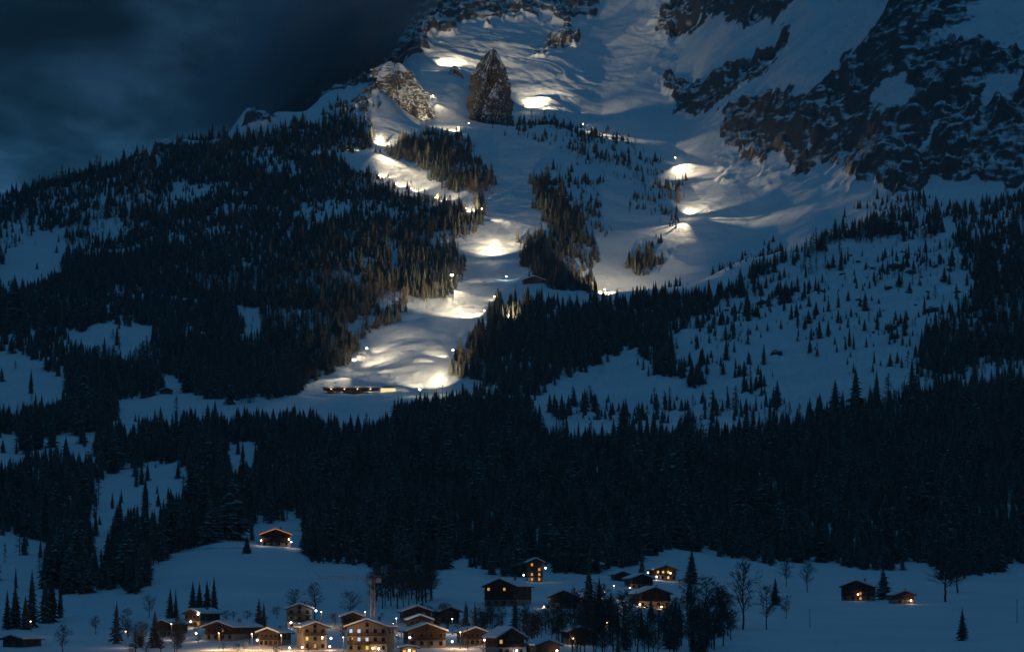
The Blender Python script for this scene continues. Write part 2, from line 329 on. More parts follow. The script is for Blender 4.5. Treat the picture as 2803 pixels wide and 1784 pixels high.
# where the mountain is bare cliff
ROCK = [
 [(925,95),(1000,-40),(1420,-40),(1395,35),(1330,52),(1260,32),(1180,40),(1080,62),(1010,100),(960,140)],
 [(1235,130),(1300,95),(1370,78),(1372,100),(1310,130),(1250,142)],
 [(1555,72),(1580,-40),(1900,-40),(1850,30),(1765,62),(1690,42),(1640,70),(1590,97)],
 [(1540,185),(1620,215),(1680,195),(1740,150),(1800,118),(1870,65),(1845,110),(1770,195),(1705,240),(1650,278),(1612,280),(1580,230)],
 [(1688,300),(1720,250),(1800,230),(1900,225),(2000,130),(2060,60),(2130,-40),(2600,-40),(2600,440),(2200,430),(2110,445),(2000,420),(1970,380),(1890,410),(1850,380),(1800,400),(1740,370),(1700,345)],
 [(540,300),(560,258),(590,248),(625,258),(665,290),(600,300)], [(335,345),(345,318),(420,316),(440,345),(400,380),(345,380)],
 [(2060,900),(2090,880),(2110,900)],
 [(760,300),(800,262),(880,200),(925,95),(960,140),(900,190),(880,230),(800,275)],
]
LEDGE = [
 [(1760,222),(1900,205),(1990,120),(2050,50),(2130,-40),(2080,-40),(1990,60),(1860,165)],
 [(2045,228),(2110,185),(2180,212),(2090,268),(2055,270)],
 [(2170,120),(2260,60),(2330,-20),(2600,-20),(2600,95),(2408,120),(2280,110)],
 [(2140,350),(2185,310),(2235,285),(2240,300),(2190,330),(2150,368)],
 [(2290,235),(2340,190),(2408,170),(2440,190),(2380,235),(2320,260)],
 [(1890,370),(1925,300),(1935,240),(1915,330),(1905,395)],
 [(1970,410),(1990,360),(2005,330),(2000,380),(1985,420)],
]
wu = UU + 20 * fbm(XX / 34, YY / 40, 3, 5, .6); wv = VV0 + 18 * fbm(XX / 34 + 50, YY / 40, 6, 5, .6)
rock = inany(wu, wv, ROCK).astype(float)
rock[(rock < .5) & inpoly(wu, wv, [(1540,-60),(2600,-60),(2600,440),(1700,440),(1640,250),(1540,190)])] = 0.31
rock[inany(wu, wv, LEDGE)] = 0.37
far = (YY > 3200) | (VV0 < 520)
rock *= far
def blur(a, n):
    for _ in range(n):
        a[1:-1, 1:-1] = (a[1:-1, 1:-1] * 2 + a[:-2, 1:-1] + a[2:, 1:-1] + a[1:-1, :-2] + a[1:-1, 2:]) / 6
    return a
rock[(YY < 3150)] = 0
rock[inpoly(UU + 10 * fbm(XX / 30, YY / 30, 2, 3), VV0 + 0 * UU, [(560,345),(640,240),(760,170),(900,60),(940,-60),(1010,-60),(985,20),(930,110),(895,190),(880,240),(780,330)]) & (YY > 4150)] = 1.9
rock = blur(rock, 2)

# relief: soft rolling snow, fall-line runnels high up, broken strata in the cliffs
calm = sstep(2600, 1500, YY)
Z = Z + fbm(XX / 170, YY / 190, 1, 6, 0.48) * (4.5 - 3.4 * calm) * sstep(900, 1100, YY)
hi = sstep(3900, 4300, YY) * (VV0 < 700) + 0.6 * sstep(1850, 2050, UU) * sstep(3250, 3500, YY) * (VV0 < 720)
hi = np.clip(hi, 0, 1)
warp = 14 * fbm(XX / 90, YY / 120, 9, 3)
Z = Z + hi * (1 - np.minimum(rock, 1)) * (0.95 * ridged((XX + 0.55 * YY + 2.2 * warp) / 30, YY / 160, 4, 4, .6) * (0.4 + 0.6 * np.abs(fbm(XX / 110, YY / 110, 13, 2))) + 0.5 * fbm(XX / 14, YY / 22, 9, 3))
Z = Z + sstep(2450, 2600, YY) * (YY < 4000) * (UU > 850) * (UU < 1450) * 0.45 * fbm(XX / 9, YY / 14, 5, 4, .6)
hill = inpoly(UU, VV0, [(1280,1010),(1450,840),(1700,700),(2000,560),(2300,560),(2300,950)]) * (YY < 3200)
Z = Z + hill * (2.1 * fbm(XX / 13, YY / 16, 8, 4, .6) + 2.2 * fbm(XX / 45, YY / 50, 2, 3))
dg = (XX * 0.62 - Z * 0.78)                      # the strata climb to the right
cl = np.minimum(rock, 1)
Z = Z + cl * (11.0 * ridged((dg + 10 * fbm(XX / 60, YY / 60, 5, 3)) / 46, (XX * 0.78 + Z * 0.62) / 190, 11, 4, 0.55)
              + 2.2 * fbm(XX / 20, YY / 16, 7, 3, 0.5) + 7.0 * ridged(XX / 30 + warp / 30, YY / 70, 2, 4, 0.55))
VV = VH - Z / np.maximum(YY, 5) * F
ELEV = np.where(YY > 30, Z / np.maximum(YY, 5), -9)
HOR = np.maximum.accumulate(ELEV, axis=1)       # highest sight line up to each distance

nu, ny = UU.shape
co = np.stack([XX, YY, Z], -1).reshape(-1, 3)
ii = np.arange(nu * ny).reshape(nu, ny)
quads = np.stack([ii[:-1, :-1], ii[1:, :-1], ii[1:, 1:], ii[:-1, 1:]], -1).reshape(-1, 4)
def mesh_np(name, co, faces):
    me = bpy.data.meshes.new(name)
    nf, k = faces.shape
    me.vertices.add(len(co)); me.vertices.foreach_set('co', np.ascontiguousarray(co, np.float32).ravel())
    me.loops.add(nf * k); me.loops.foreach_set('vertex_index', np.ascontiguousarray(faces, np.int32).ravel())
    me.polygons.add(nf); me.polygons.foreach_set('loop_start', np.arange(0, nf * k, k, dtype=np.int32))
    me.update(calc_edges=True)
    return me
me = mesh_np('mountain_terrain', co, quads)
at = me.attributes.new('rock', 'FLOAT', 'POINT'); at.data.foreach_set('value', rock.reshape(-1).astype(np.float32))
sm = np.ones(len(quads), bool)
me.polygons.foreach_set('use_smooth', sm)
me.materials.append(M_TERR)
terrain = bpy.data.objects.new('mountain_terrain', me); COL.objects.link(terrain); terrain['kind'] = 'structure'

# the rest of the snowy valley round the camera
bm = bmesh.new()
R_ = 8000.0
gv = [bm.verts.new((x, y, -62.0)) for x, y in ((-R_, -R_), (R_, -R_), (R_, R_), (-R_, R_))]
bm.faces.new(gv)
gm = bpy.data.meshes.new('valley_ground'); bm.to_mesh(gm); bm.free(); gm.materials.append(M_SNOW)
ground = bpy.data.objects.new('valley_ground', gm); COL.objects.link(ground); ground['kind'] = 'structure'

def col_index(u):
    i = int(np.clip(np.searchsorted(US, u) - 1, 0, nu - 2))
    return i, (u - US[i]) / (US[i + 1] - US[i])
def height(u, Y):
    i, f = col_index(u)
    return float(np.interp(Y, YS, Z[i] * (1 - f) + Z[i + 1] * f))
def height_xy(x, y):
    return height(CX + x / y * F, y)
def place(u, v, ymin=900.0):
    """the ground point seen at a photograph pixel"""
    i, f = col_index(u)
    el = (ELEV[i] * (1 - f) + ELEV[i + 1] * f)
    want = (VH - v) / F
    ok = np.where((el >= want) & (YS > ymin))[0]
    if len(ok) == 0:
        k = int(np.argmax(el)); Y = YS[k]
    else:
        k = ok[0]; a, b = el[k - 1], el[k]
        g = 0 if b == a else np.clip((want - a) / (b - a), 0, 1)
        Y = YS[k - 1] + g * (YS[k] - YS[k - 1])
    return Vector(((u - CX) / F * Y, Y, height(u, Y)))
def place_under(u, v, h):
    """ground below an object whose top, h metres up, shows at that pixel"""
    p = place(u, v)
    for _ in range(4):
        p = place(u, v + h * F / p.y)
    return p

# ------------------------------------------------------------------ object helpers
def link(o, parent=None):
    COL.objects.link(o)
    if parent is not None:
        o.parent = parent
    return o
def thing(name, label, cat, loc=(0, 0, 0), rz=0.0, group=None):
    o = bpy.data.objects.new(name, None); COL.objects.link(o)
    o.empty_display_size = 0.5
    o.location = loc; o.rotation_euler = (0, 0, rz)
    o['label'] = label; o['category'] = cat
    if group: o['group'] = group
    return o
def tag(o, label, cat, group=None):
    o['label'] = label; o['category'] = cat
    if group: o['group'] = group
    return o
class MB:
    def __init__(s): s.v = []; s.f = []
    def box(s, x0, x1, y0, y1, z0, z1):
        n = len(s.v)
        s.v += [(x0,y0,z0),(x1,y0,z0),(x1,y1,z0),(x0,y1,z0),(x0,y0,z1),(x1,y0,z1),(x1,y1,z1),(x0,y1,z1)]
        s.f += [tuple(n + i for i in q) for q in ((0,3,2,1),(4,5,6,7),(0,1,5,4),(1,2,6,5),(2,3,7,6),(3,0,4,7))]
        return s
    def prism(s, outline, y0, y1):
        """outline of (x, z) pushed from y0 to y1"""
        n = len(s.v); k = len(outline)
        s.v += [(x, y0, z) for x, z in outline] + [(x, y1, z) for x, z in outline]
        s.f.append(tuple(n + i for i in range(k))); s.f.append(tuple(n + k + i for i in reversed(range(k))))
        for i in range(k):
            j = (i + 1) % k
            s.f.append((n + j, n + i, n + k + i, n + k + j))
        return s
    def bar(s, a, b, r0, r1=None, k=5):
        a = Vector(a); b = Vector(b); r1 = r0 if r1 is None else r1
        d = (b - a)
        if d.length < 1e-6: return s
        d.normalize()
        p = d.orthogonal().normalized(); q = d.cross(p)
        n = len(s.v)
        for c, r in ((a, r0), (b, r1)):
            for i in range(k):
                an = 2 * math.pi * i / k
                s.v.append(tuple(c + p * (r * math.cos(an)) + q * (r * math.sin(an))))
        for i in range(k):
            j = (i + 1) % k
            s.f.append((n + i, n + j, n + k + j, n + k + i))
        s.f.append(tuple(n + i for i in reversed(range(k)))); s.f.append(tuple(n + k + i for i in range(k)))
        return s
    def mesh(s, name, mat):
        me = bpy.data.meshes.new(name); me.from_pydata(s.v, [], s.f); me.update()
        me.materials.append(mat)
        return me
    def build(s, name, mat, parent=None, label=None):
        o = bpy.data.objects.new(name, s.mesh(name, mat)); link(o, parent)
        if label: o['label'] = label
        return o
def part(name, me, parent, loc=(0, 0, 0), rot=(0, 0, 0), scale=None):
    o = bpy.data.objects.new(name, me); link(o, parent); o.location = loc; o.rotation_euler = rot
    if scale is not None: o.scale = scale
    return o
def ball_mesh(name, r, mat, sub=2):
    bm = bmesh.new(); bmesh.ops.create_icosphere(bm, subdivisions=sub, radius=r)
    me = bpy.data.meshes.new(name); bm.to_mesh(me); bm.free(); me.materials.append(mat)
    for p in me.polygons: p.use_smooth = True
    return me
def lamp_light(name, parent, loc, power, col, kind='POINT', target=None, cone=60, blend=0.6, radius=0.4):
    d = bpy.data.lights.new(name, kind); d.energy = power; d.color = col; d.shadow_soft_size = radius
    o = bpy.data.objects.new(name, d); link(o, parent); o.location = loc
    if kind == 'SPOT':
        d.spot_size = math.radians(cone); d.spot_blend = blend
        o.rotation_mode = 'QUATERNION'
        o.rotation_quaternion = Vector(target).to_track_quat('-Z', 'Y')
    return o
# ------------------------------------------------------------------ crags on the upper slope
def crag(name, label, u, v_base, Y, fingers, seed):
    """a crag of several merged rock towers: each (offset px, width px, height px, depth m, profile)"""
    p = Vector(((u - CX) / F * Y, Y, Y * (VH - v_base) / F)); mpp = Y / F
    allco = []; allq = []; n0 = 0
    for k, (du, dy, w_px, h_px, depth, pr) in enumerate(fingers):
        w = w_px * mpp / 2; h = h_px * mpp; sd = seed + 2 * k
        nz_, na = max(24, int(h_px * .55)), 96
        tt = np.linspace(-0.15, 1.0, nz_); aa = np.linspace(0, 2 * np.pi, na, endpoint=False)
        T, A = np.meshgrid(tt, aa, indexing='ij'); pr = np.array(pr, float)
        R = np.interp(T, pr[:, 0], pr[:, 1]); cxo = np.interp(T, pr[:, 0], pr[:, 2])
        ca, sa = np.cos(A), np.sin(A)
        # buttresses and clefts run up the tower, broken by ledges
        cleft = ridged(ca * 2.3 + sd + .5 * T, sa * 2.3 + .7 * T, sd, 4, .6)
        blocks = np.round(2.2 * fbm(ca * 1.7 + sd, T * 3.4 + sa * 1.7, sd + 3, 3)) / 2.2
        rough = fbm(ca * 6 + sd, sa * 6 + T * 9, sd + 5, 4, .6)
        fade = np.minimum(1, (1 - T) * 6 + .3)
        Rr = np.maximum(R * (1 + fade * (0.34 * cleft + 0.36 * blocks + 0.08 * rough)), .01)
        x = du * mpp + (cxo + ca * Rr) * w; y = dy + sa * Rr * depth / 2
        z = T * h + h * .05 * fbm(ca * 4 + sd, sa * 4 + T * 2, sd + 7, 3)
        co = np.stack([x, y, z], -1).reshape(-1, 3); top_ = co[-na:].mean(0) + np.array([0, 0, .02 * h])
        co = np.concatenate([co, top_[None]])
        i = np.arange(nz_ * na).reshape(nz_, na) + n0; r = np.roll(i, -1, 1)
        q = np.stack([i[:-1], r[:-1], r[1:], i[1:]], -1).reshape(-1, 4)
        c_ = np.full(na, n0 + nz_ * na); qt = np.stack([i[-1], r[-1], c_, c_], -1)
        allco.append(co); allq += [tuple(a) for a in q] + [tuple(a[:3]) for a in qt]; n0 += len(co)
    me = bpy.data.meshes.new(name); me.from_pydata([tuple(c) for c in np.concatenate(allco)], [], [tuple(int(b) for b in a) for a in allq]); me.update()
    me.materials.append(M_CRAG2 if name == 'rock_wall' else M_CRAG)
    o = bpy.data.objects.new(name, me); link(o); o.location = p
    return tag(o, label, 'rock')
crag('rock_pinnacle', 'tall pale rock tower with snowy ledges standing beside the lit chute', 1342, 345, 4165, [
    (2, 0, 84, 200, 44, [(-.15, 1, 0), (0, .98, 0), (.3, .94, -.02), (.5, .92, .02), (.62, .84, .02), (.74, .76, -.03), (.82, .58, .06), (.9, .46, .04), (.97, .34, .08), (1, .18, .06)]),
    (-26, -6, 32, 150, 26, [(-.15, 1, 0), (.3, .95, .1), (.6, .7, .15), (.85, .45, .1), (1, .15, .05)]),
    (27, -8, 36, 126, 30, [(-.15, 1.1, 0), (.3, 1, 0), (.6, .85, -.15), (.85, .5, -.2), (1, .15, -.3)]),
    (6, -16, 50, 92, 28, [(-.15, 1.2, 0), (.3, 1, 0), (.7, .7, .1), (1, .2, .1)])], 3)
crag('rock_wall', 'broad snow-covered rock wall with a dark overhang beside the lit chute', 1098, 352, 4150, [
    (-12, 4, 112, 176, 58, [(-.15, 1.05, 0), (.3, 1, 0), (.55, .97, -.02), (.75, .9, -.05), (.9, .72, -.1), (.97, .5, -.12), (1, .3, -.12)]),
    (34, -4, 78, 132, 44, [(-.15, 1.1, 0), (.4, 1, 0), (.7, .75, -.1), (1, .3, -.2)]),
    (-44, 0, 60, 140, 44, [(-.15, 1.1, 0), (.4, .95, 0), (.8, .6, .1), (1, .2, .1)]),
    (70, 4, 44, 60, 34, [(-.15, 1.2, 0), (.5, .9, 0), (1, .3, 0)])], 6)
crag('rock_spike', 'small dark rock knob on the saddle between the two crags', 1245, 235, 4390, [
    (0, 0, 40, 54, 30, [(-.15, 1.1, 0), (.4, .9, .05), (.8, .5, -.1), (1, .15, 0)]), (-18, 0, 26, 30, 22, [(-.15, 1.1, 0), (.6, .7, 0), (1, .2, 0)])], 9)

# ------------------------------------------------------------------ tree meshes (one metre tall, scaled when planted)
def spruce_mesh(seed, tiers=17, radius=0.17, per=9, power=0.8, ragged=0.25, start=0.06):
    r = random.Random(seed); v = []; f = []
    for i in range(tiers):
        t = i / (tiers - 1)
        z = start + (0.985 - start) * (t ** 0.92)
        R = radius * ((1 - t) ** power) * (1 - 0.25 * max(0, 0.12 - t) / 0.12) + 0.006
        k = max(4, int(per * (0.55 + 0.45 * (1 - t))))
        a0 = r.random() * 6.28
        for b in range(k):
            a = a0 + 2 * math.pi * (b + r.uniform(-.3, .3)) / k
            L = R * r.uniform(1 - 1.3 * ragged, 1 + ragged); w = max(0.010, L * r.uniform(0.26, 0.42))
            dr = L * r.uniform(0.25, 0.55); zz = z + r.uniform(-.012, .012)
            c, s = math.cos(a), math.sin(a)
            def P(d, o, h): return (c * d - s * o, s * d + c * o, zz + h)
            n = len(v)
            v += [P(0.0, 0, 0.012), P(L * .55, -w, -dr * .75), P(L * .55, w, -dr * .75), P(L * .6, 0, -dr * .35), P(L, r.uniform(-.2, .2) * w, -dr)]
            f += [(n, n + 1, n + 3), (n, n + 3, n + 2), (n + 1, n + 4, n + 3), (n + 3, n + 4, n + 2)]
    # the dense inside of the crown
    n = len(v); k = 7
    for (z, rr) in ((start, radius * .42), (0.35, radius * .40), (0.7, radius * .22), (1.0, 0.001)):
        for b in range(k):
            a = 2 * math.pi * b / k + z
            q = rr * r.uniform(.7, 1.2)
            v.append((q * math.cos(a), q * math.sin(a), z))
    for ring in range(3):
        for b in range(k):
            j = (b + 1) % k
            f.append((n + ring * k + b, n + ring * k + j, n + ring * k + k + j, n + ring * k + k + b))
    return v, f
def trunk_vf(h=0.5, r=0.016):
    m = MB(); m.bar((0, 0, -0.06), (0, 0, h), r, r * .5, 6); return m.v, m.f
def larch_vf(seed):
    r = random.Random(seed); m = MB()
    for i in range(90):
        t = r.random() ** 0.8; z = 0.12 + 0.85 * t; L = 0.15 * (1 - t) ** 0.7 + 0.01
        a = r.random() * 6.28; d = Vector((math.cos(a), math.sin(a), 0))
        p1 = Vector((0, 0, z)); p2 = p1 + d * L + Vector((0, 0, r.uniform(-.03, .02)))
        m.bar(p1, p2, .0045, .002, 3)
        for q in range(4):
            s_ = p1.lerp(p2, r.uniform(.3, 1)); m.bar(s_, s_ + Vector((r.uniform(-.03, .03), r.uniform(-.03, .03), r.uniform(-.03, .01))), .0032, .002, 3)
    return m.v, m.f
def two_mat(name, crown, trunk, mc, mt_):
    v = list(crown[0]) + list(trunk[0]); n = len(crown[0])
    f = list(crown[1]) + [tuple(i + n for i in q) for q in trunk[1]]
    me = bpy.data.meshes.new(name); me.from_pydata(v, [], f); me.update()
    me.materials.append(mc); me.materials.append(mt_)
    idx = np.zeros(len(f), np.int32); idx[len(crown[1]):] = 1
    me.polygons.foreach_set('material_index', idx)
    return me
def one_mat(name, vf, mat):
    me = bpy.data.meshes.new(name); me.from_pydata(vf[0], [], vf[1]); me.update(); me.materials.append(mat); return me
VAR = [dict(radius=.15, power=.85), dict(radius=.19, power=.75), dict(radius=.13, power=.9, tiers=19), dict(radius=.17, power=.65, ragged=.4), dict(radius=.21, power=.8, ragged=.35, tiers=15)]
trunk_me = one_mat('trunk', trunk_vf(), M_BARK)
CROWN = [one_mat('crown', spruce_mesh(20 + i, per=12, **{**dict(tiers=22), **kw}), M_NEEDLE) for i, kw in enumerate(VAR)]
protos = bpy.data.collections.new('tree_shapes')
for i, kw in enumerate(VAR):
    o = bpy.data.objects.new('spruce_shape_%d' % i, two_mat('spruce_shape', spruce_mesh(40 + i, **kw), trunk_vf(), M_NEEDLE, M_BARK)); protos.objects.link(o)
for i in range(2):
    o = bpy.data.objects.new('spruce_shape_%d' % (7 + i), two_mat('larch_shape', larch_vf(60 + i), trunk_vf(.97, .012), M_LARCH, M_BARK)); protos.objects.link(o)
NVAR = 7

# ------------------------------------------------------------------ where trees grow (overview pixels)
DENSE = [
 # long wooded ridge on the left, from the skyline down to the finish
 [(-300,480),(0,468),(100,447),(200,420),(280,392),(330,375),(360,350),(430,335),(500,340),(560,330),(650,300),(720,330),(780,350),(815,390),(860,424),(960,458),(1060,490),(1130,512),(1118,545),(1086,575),(1078,640),(1066,694),(1000,704),(950,690),(900,720),(850,745),(800,790),(740,830),(720,860),(745,895),(700,935),(560,938),(470,938),(430,920),(380,915),(262,965),(300,1000),(440,1000),(470,1020),(-300,1020)],
 # the broad dark forest between the finish and the village
 [(-300,1000),(300,1005),(440,985),(470,1010),(520,1005),(700,1000),(820,1020),(930,1010),(950,965),(1060,945),(1110,935),(1240,965),(1290,1050),(1480,1030),(1700,1035),(1850,1010),(2000,975),(2150,945),(2290,905),(2600,920),(2600,1335),(2408,1330),(2320,1350),(2230,1360),(2190,1330),(2100,1335),(1920,1325),(1830,1330),(1760,1320),(1700,1300),(1620,1285),(1560,1290),(1480,1325),(1420,1345),(1300,1345),(1180,1350),(1110,1330),(1000,1345),(880,1330),(720,1312),(700,1300),(610,1270),(560,1262),(400,1295),(330,1390),(280,1400),(250,1390),(-300,1400)],
 # dark wedge of forest beside the lower run
 [(1062,880),(1090,825),(1120,790),(1180,775),(1300,745),(1340,715),(1450,712),(1560,700),(1640,692),(1700,698),(1660,735),(1560,775),(1440,840),(1300,900),(1240,935),(1110,900)],
 [(1140,752),(1168,712),(1250,708),(1300,715),(1280,745),(1180,765)],
 # woods on the right-hand mountain side
 [(2240,500),(2408,455),(2600,440),(2600,920),(2290,880),(2160,890),(2150,820),(2200,790),(2290,700),(2290,630),(2250,560)],
 [(1690,690),(1760,640),(1860,600),(1960,560),(2060,530),(2200,510),(2240,560),(2100,570),(2000,570),(1900,605),(1800,650),(1710,700)],
 [(1500,790),(1560,780),(1600,880),(1680,890),(1640,910),(1560,880),(1500,830)],
 # clumps on the snow dome
 [(915,352),(960,330),(1030,325),(1100,325),(1112,360),(1140,390),(1162,440),(1145,492),(1115,478),(1060,440),(1010,425),(985,385),(930,375)],
 [(1258,420),(1300,440),(1330,480),(1375,530),(1390,575),(1405,650),(1390,690),(1340,690),(1270,668),(1228,630),(1228,560),(1258,545),(1300,560),(1280,520),(1262,480)],
 [(1475,620),(1500,595),(1545,615),(1530,640),(1490,640)],
 [(720,330),(780,300),(860,300),(880,360),(800,355)],
 [(730,860),(830,790),(900,740),(960,705),(930,760),(840,800),(830,850),(760,890)],
]
SPARSE = [  # polygon, share of the dense planting
 ([(650,300),(760,262),(880,225),(890,300),(780,350)], .30),
 ([(1150,300),(1250,285),(1340,290),(1430,345),(1510,380),(1500,430),(1420,400),(1250,330)], .17),
 ([(1300,400),(1420,420),(1420,560),(1380,560),(1330,480)], .14),
 ([(1440,400),(1590,400),(1610,470),(1590,540),(1480,500)], .16),
 ([(1340,330),(1440,300),(1560,390),(1440,420)], .10),
 ([(1390,540),(1440,520),(1430,570),(1390,580)], .2),
 ([(1520,560),(1570,510),(1600,500),(1590,540),(1540,590)], .07),
 ([(1670,640),(1760,600),(1830,560),(1800,630),(1700,670)], .07),
 ([(1920,500),(2000,480),(2120,470),(2240,460),(2240,530),(2100,540),(1960,550)], .26),
 ([(1560,780),(1700,700),(1900,610),(2000,570),(1990,660),(1900,700),(1860,760),(1700,830),(1620,880)], .26),
 ([(2000,580),(2240,560),(2260,640),(2100,640)], .09),
 ([(1860,720),(2150,700),(2150,880),(1900,880)], .11),
 ([(1280,940),(1700,940),(1850,960),(1850,1000),(1290,1010)], .15),
 ([(1480,860),(1760,830),(1850,880),(1800,930),(1600,920)], .13),
 ([(1100,880),(1230,880),(1240,930),(1110,905)], .2),
 ([(2150,600),(2290,560),(2300,700),(2200,790),(2150,800)], .15),
 ([(1700,700),(2000,600),(2150,620),(2150,720),(1860,740),(1700,840)], .08),
 ([(860,335),(920,330),(930,360),(880,370)], .10),
]
CLEAR = [
 [(130,795),(190,775),(270,745),(300,770),(340,765),(378,765),(360,795),(330,800),(310,832),(270,808),(200,805)],
 [(570,728),(622,714),(604,782),(570,785)],
 [(0,610),(50,572),(150,555),(140,610),(120,650),(60,672),(0,660)],
 [(-200,820),(60,835),(110,872),(155,905),(145,938),(50,960),(-200,945)],
 [(262,970),(300,945),(375,918),(382,872),(418,880),(432,920),(490,938),(620,938),(760,926),(760,900),(1100,900),(1060,925),(945,945),(935,975),(820,978),(700,965),(480,968),(468,1000),(445,968),(400,985),(340,985),(300,1003)],
 [(-200,1030),(40,1022),(240,1020),(236,1066),(170,1062),(130,1055),(70,1050),(60,1075),(-200,1120)],
 [(222,1145),(280,1095),(320,1100),(345,1085),(400,1085),(452,1140),(400,1180),(378,1225),(340,1190),(270,1198),(262,1285),(295,1298),(240,1292),(200,1250),(235,1190)],
 [(525,1050),(608,1048),(605,1088),(560,1090),(525,1110)],
 [(-200,1255),(40,1262),(112,1282),(100,1340),(60,1395),(-200,1425)],
 [(668,1212),(712,1194),(700,1262),(680,1262)],
 [(1030,1335),(1120,1310),(1130,1370),(1050,1390)],
 [(100,1380),(330,1395),(420,1340),(600,1300),(1010,1400),(2600,1420),(2600,1600),(-200,1600),(0,1560),(60,1450)],
 [(2140,1035),(2155,1030),(2150,1050),(2138,1050)], [(800,1015),(818,1015),(812,1035),(802,1030)],
 [(920,580),(940,570),(935,625),(918,615)],
]
THIN = [  # glades where trees stand apart inside the forest
 ([(680,470),(880,480),(880,525),(700,520)], .30), ([(400,425),(490,435),(480,475),(400,470)], .35), ([(190,520),(300,525),(290,565),(200,560)], .25),
 ([(0,520),(90,515),(80,560),(0,570)], .3), ([(0,555),(160,540),(150,670),(0,690)], .25), ([(200,690),(290,680),(280,720)], .5),
 ([(430,770),(500,780),(490,815),(440,800)], .3), ([(0,780),(170,830),(160,960),(0,960)], .35), ([(2200,860),(2420,840),(2420,900),(2250,900)], .4),
 ([(2060,460),(2408,400),(2408,560),(2100,560)], .45), ([(60,1060),(240,1060),(230,1200),(0,1200)], .55), ([(1880,930),(2000,920),(1980,950),(1890,950)], .3),
 ([(560,380),(640,370),(760,420),(600,420)], .45),
]
# candidate spots on a jittered lattice in the world
sp = 5.1
pts = []
Yc = np.arange(1050, 4330, sp)
for yy in Yc:
    s_sp = sp * (1.0 + 0.25 * (yy < 2000))
    half0 = (-120 - CX) / F * yy; half1 = (2920 - CX) / F * yy
    xs = np.arange(half0, half1, s_sp)
    pts.append(np.stack([xs + rng.uniform(-.55, .55, len(xs)) * s_sp, yy + rng.uniform(-.55, .55, len(xs)) * sp], -1))
pts = np.concatenate(pts)
pu = CX + pts[:, 0] / pts[:, 1] * F
fi = np.clip(np.searchsorted(US, pu) - 1, 0, nu - 2); fj = np.clip(np.searchsorted(YS, pts[:, 1]) - 1, 0, ny - 2)
fu = (pu - US[fi]) / (US[fi + 1] - US[fi]); fy = (pts[:, 1] - YS[fj]) / (YS[fj + 1] - YS[fj])
def samp(G):
    return (G[fi, fj] * (1 - fu) + G[fi + 1, fj] * fu) * (1 - fy) + (G[fi, fj + 1] * (1 - fu) + G[fi + 1, fj + 1] * fu) * fy
pz = samp(Z); ph = samp(HOR); prk = samp(rock)
pv = VH - pz / pts[:, 1] * F
hgt = 12.0 * np.exp(rng.normal(0, .34, len(pts))) * (1 - 0.18 * sstep(2600, 3400, pts[:, 1]))
hgt *= 1 + 0.18 * fbm(pts[:, 0] / 60, pts[:, 1] / 60, 3, 3)
hpx = hgt / pts[:, 1] * F
ju = pu + 17 * fbm(pts[:, 0] / 28, pts[:, 1] / 28, 5, 4, .65); jv = pv + 12 * fbm(pts[:, 0] / 28 + 9, pts[:, 1] / 28, 6, 4, .65)
dens = inany(ju, jv, DENSE).astype(float)
sparse_p = np.zeros(len(pts))
for poly, d in SPARSE:
    q = inpoly(ju, jv, poly) & (dens < .5)
    clump = np.clip(1.0 + 1.5 * fbm(pts[:, 0] / 34, pts[:, 1] / 34, 4, 3), 0, 3)
    sparse_p[q] = np.maximum(sparse_p[q], (d * clump)[q])
for poly, d in THIN:
    q = inpoly(ju, jv, poly); dens[q] = np.minimum(dens[q], d)
clear = inany(ju, jv, CLEAR) | inany(ju, jv - .45 * hpx, CLEAR) | inany(ju, jv - .8 * hpx, CLEAR)
# the ground at the foot of the far-left back slope and inside the cliffs stays bare
gap = np.clip(1.05 + 0.9 * fbm(pts[:, 0] / 42, pts[:, 1] / 42, 12, 4), .25, 1)
prob = np.maximum(dens * 0.97 * np.where(pts[:, 1] > 2700, gap, 1), sparse_p); prob[clear & (dens > 0)] *= 0.035
prob[(prk > .4) & (pts[:, 1] > 3300)] *= 0.25
prob[inany(pu, pv, [[(596,1232),(705,1228),(716,1312),(596,1312)], [(1240,1330),(1300,1330),(1300,1375),(1240,1375)]])] = 0
keep = rng.random(len(pts)) < prob
# skip trees the lie of the land hides completely
vis = (pz + hgt) / pts[:, 1] > ph - 30 / F
keep &= vis
hgt[(sparse_p > 0) & (dens < .5)] *= 0.85
low_ = (sparse_p > 0) & (dens < .5) & (pts[:, 1] < 3250) & (rng.random(len(pts)) < .5); hgt[low_] *= rng.uniform(.2, .6, int(low_.sum()))
PX = np.stack([pts[:, 0], pts[:, 1], pz - 0.4], -1)[keep]; PH = hgt[keep]; PU = pu[keep]; PV = pv[keep]; PY = pts[keep][:, 1]
PSP = ((sparse_p > 0) & (dens < .5))[keep]
front = (PX[:, 2] + PH) / PY > ph[keep] - 2 / F
n_t = len(PH); print('trees', n_t)
# the ones that show largest become trees of their own
score = PH / PY * np.where(PSP, 1.55, 1.0) * (front & (PU > 0) & (PU < 2803) & (PV > 40))
# in a dense stand only the rows not covered by nearer trees show
order = np.argsort(-score)
single = np.zeros(n_t, bool); single[order[:215]] = True
var = rng.integers(0, 5, n_t)
larch = (fbm(PX[:, 0] / 80, PX[:, 1] / 80, 10, 3) > 0.55) | (rng.random(n_t) < .10) | (inany(PU, PV, [[(720,860),(860,760),(1000,690),(860,800),(780,900),(700,940),(600,940)]]) & (rng.random(n_t) < .45))
var = np.where(larch & (rng.random(n_t) < .8), 5 + rng.integers(0, 2, n_t), var)
rot = rng.random(n_t) * 6.283; wid = rng.uniform(1.0, 1.65, n_t)

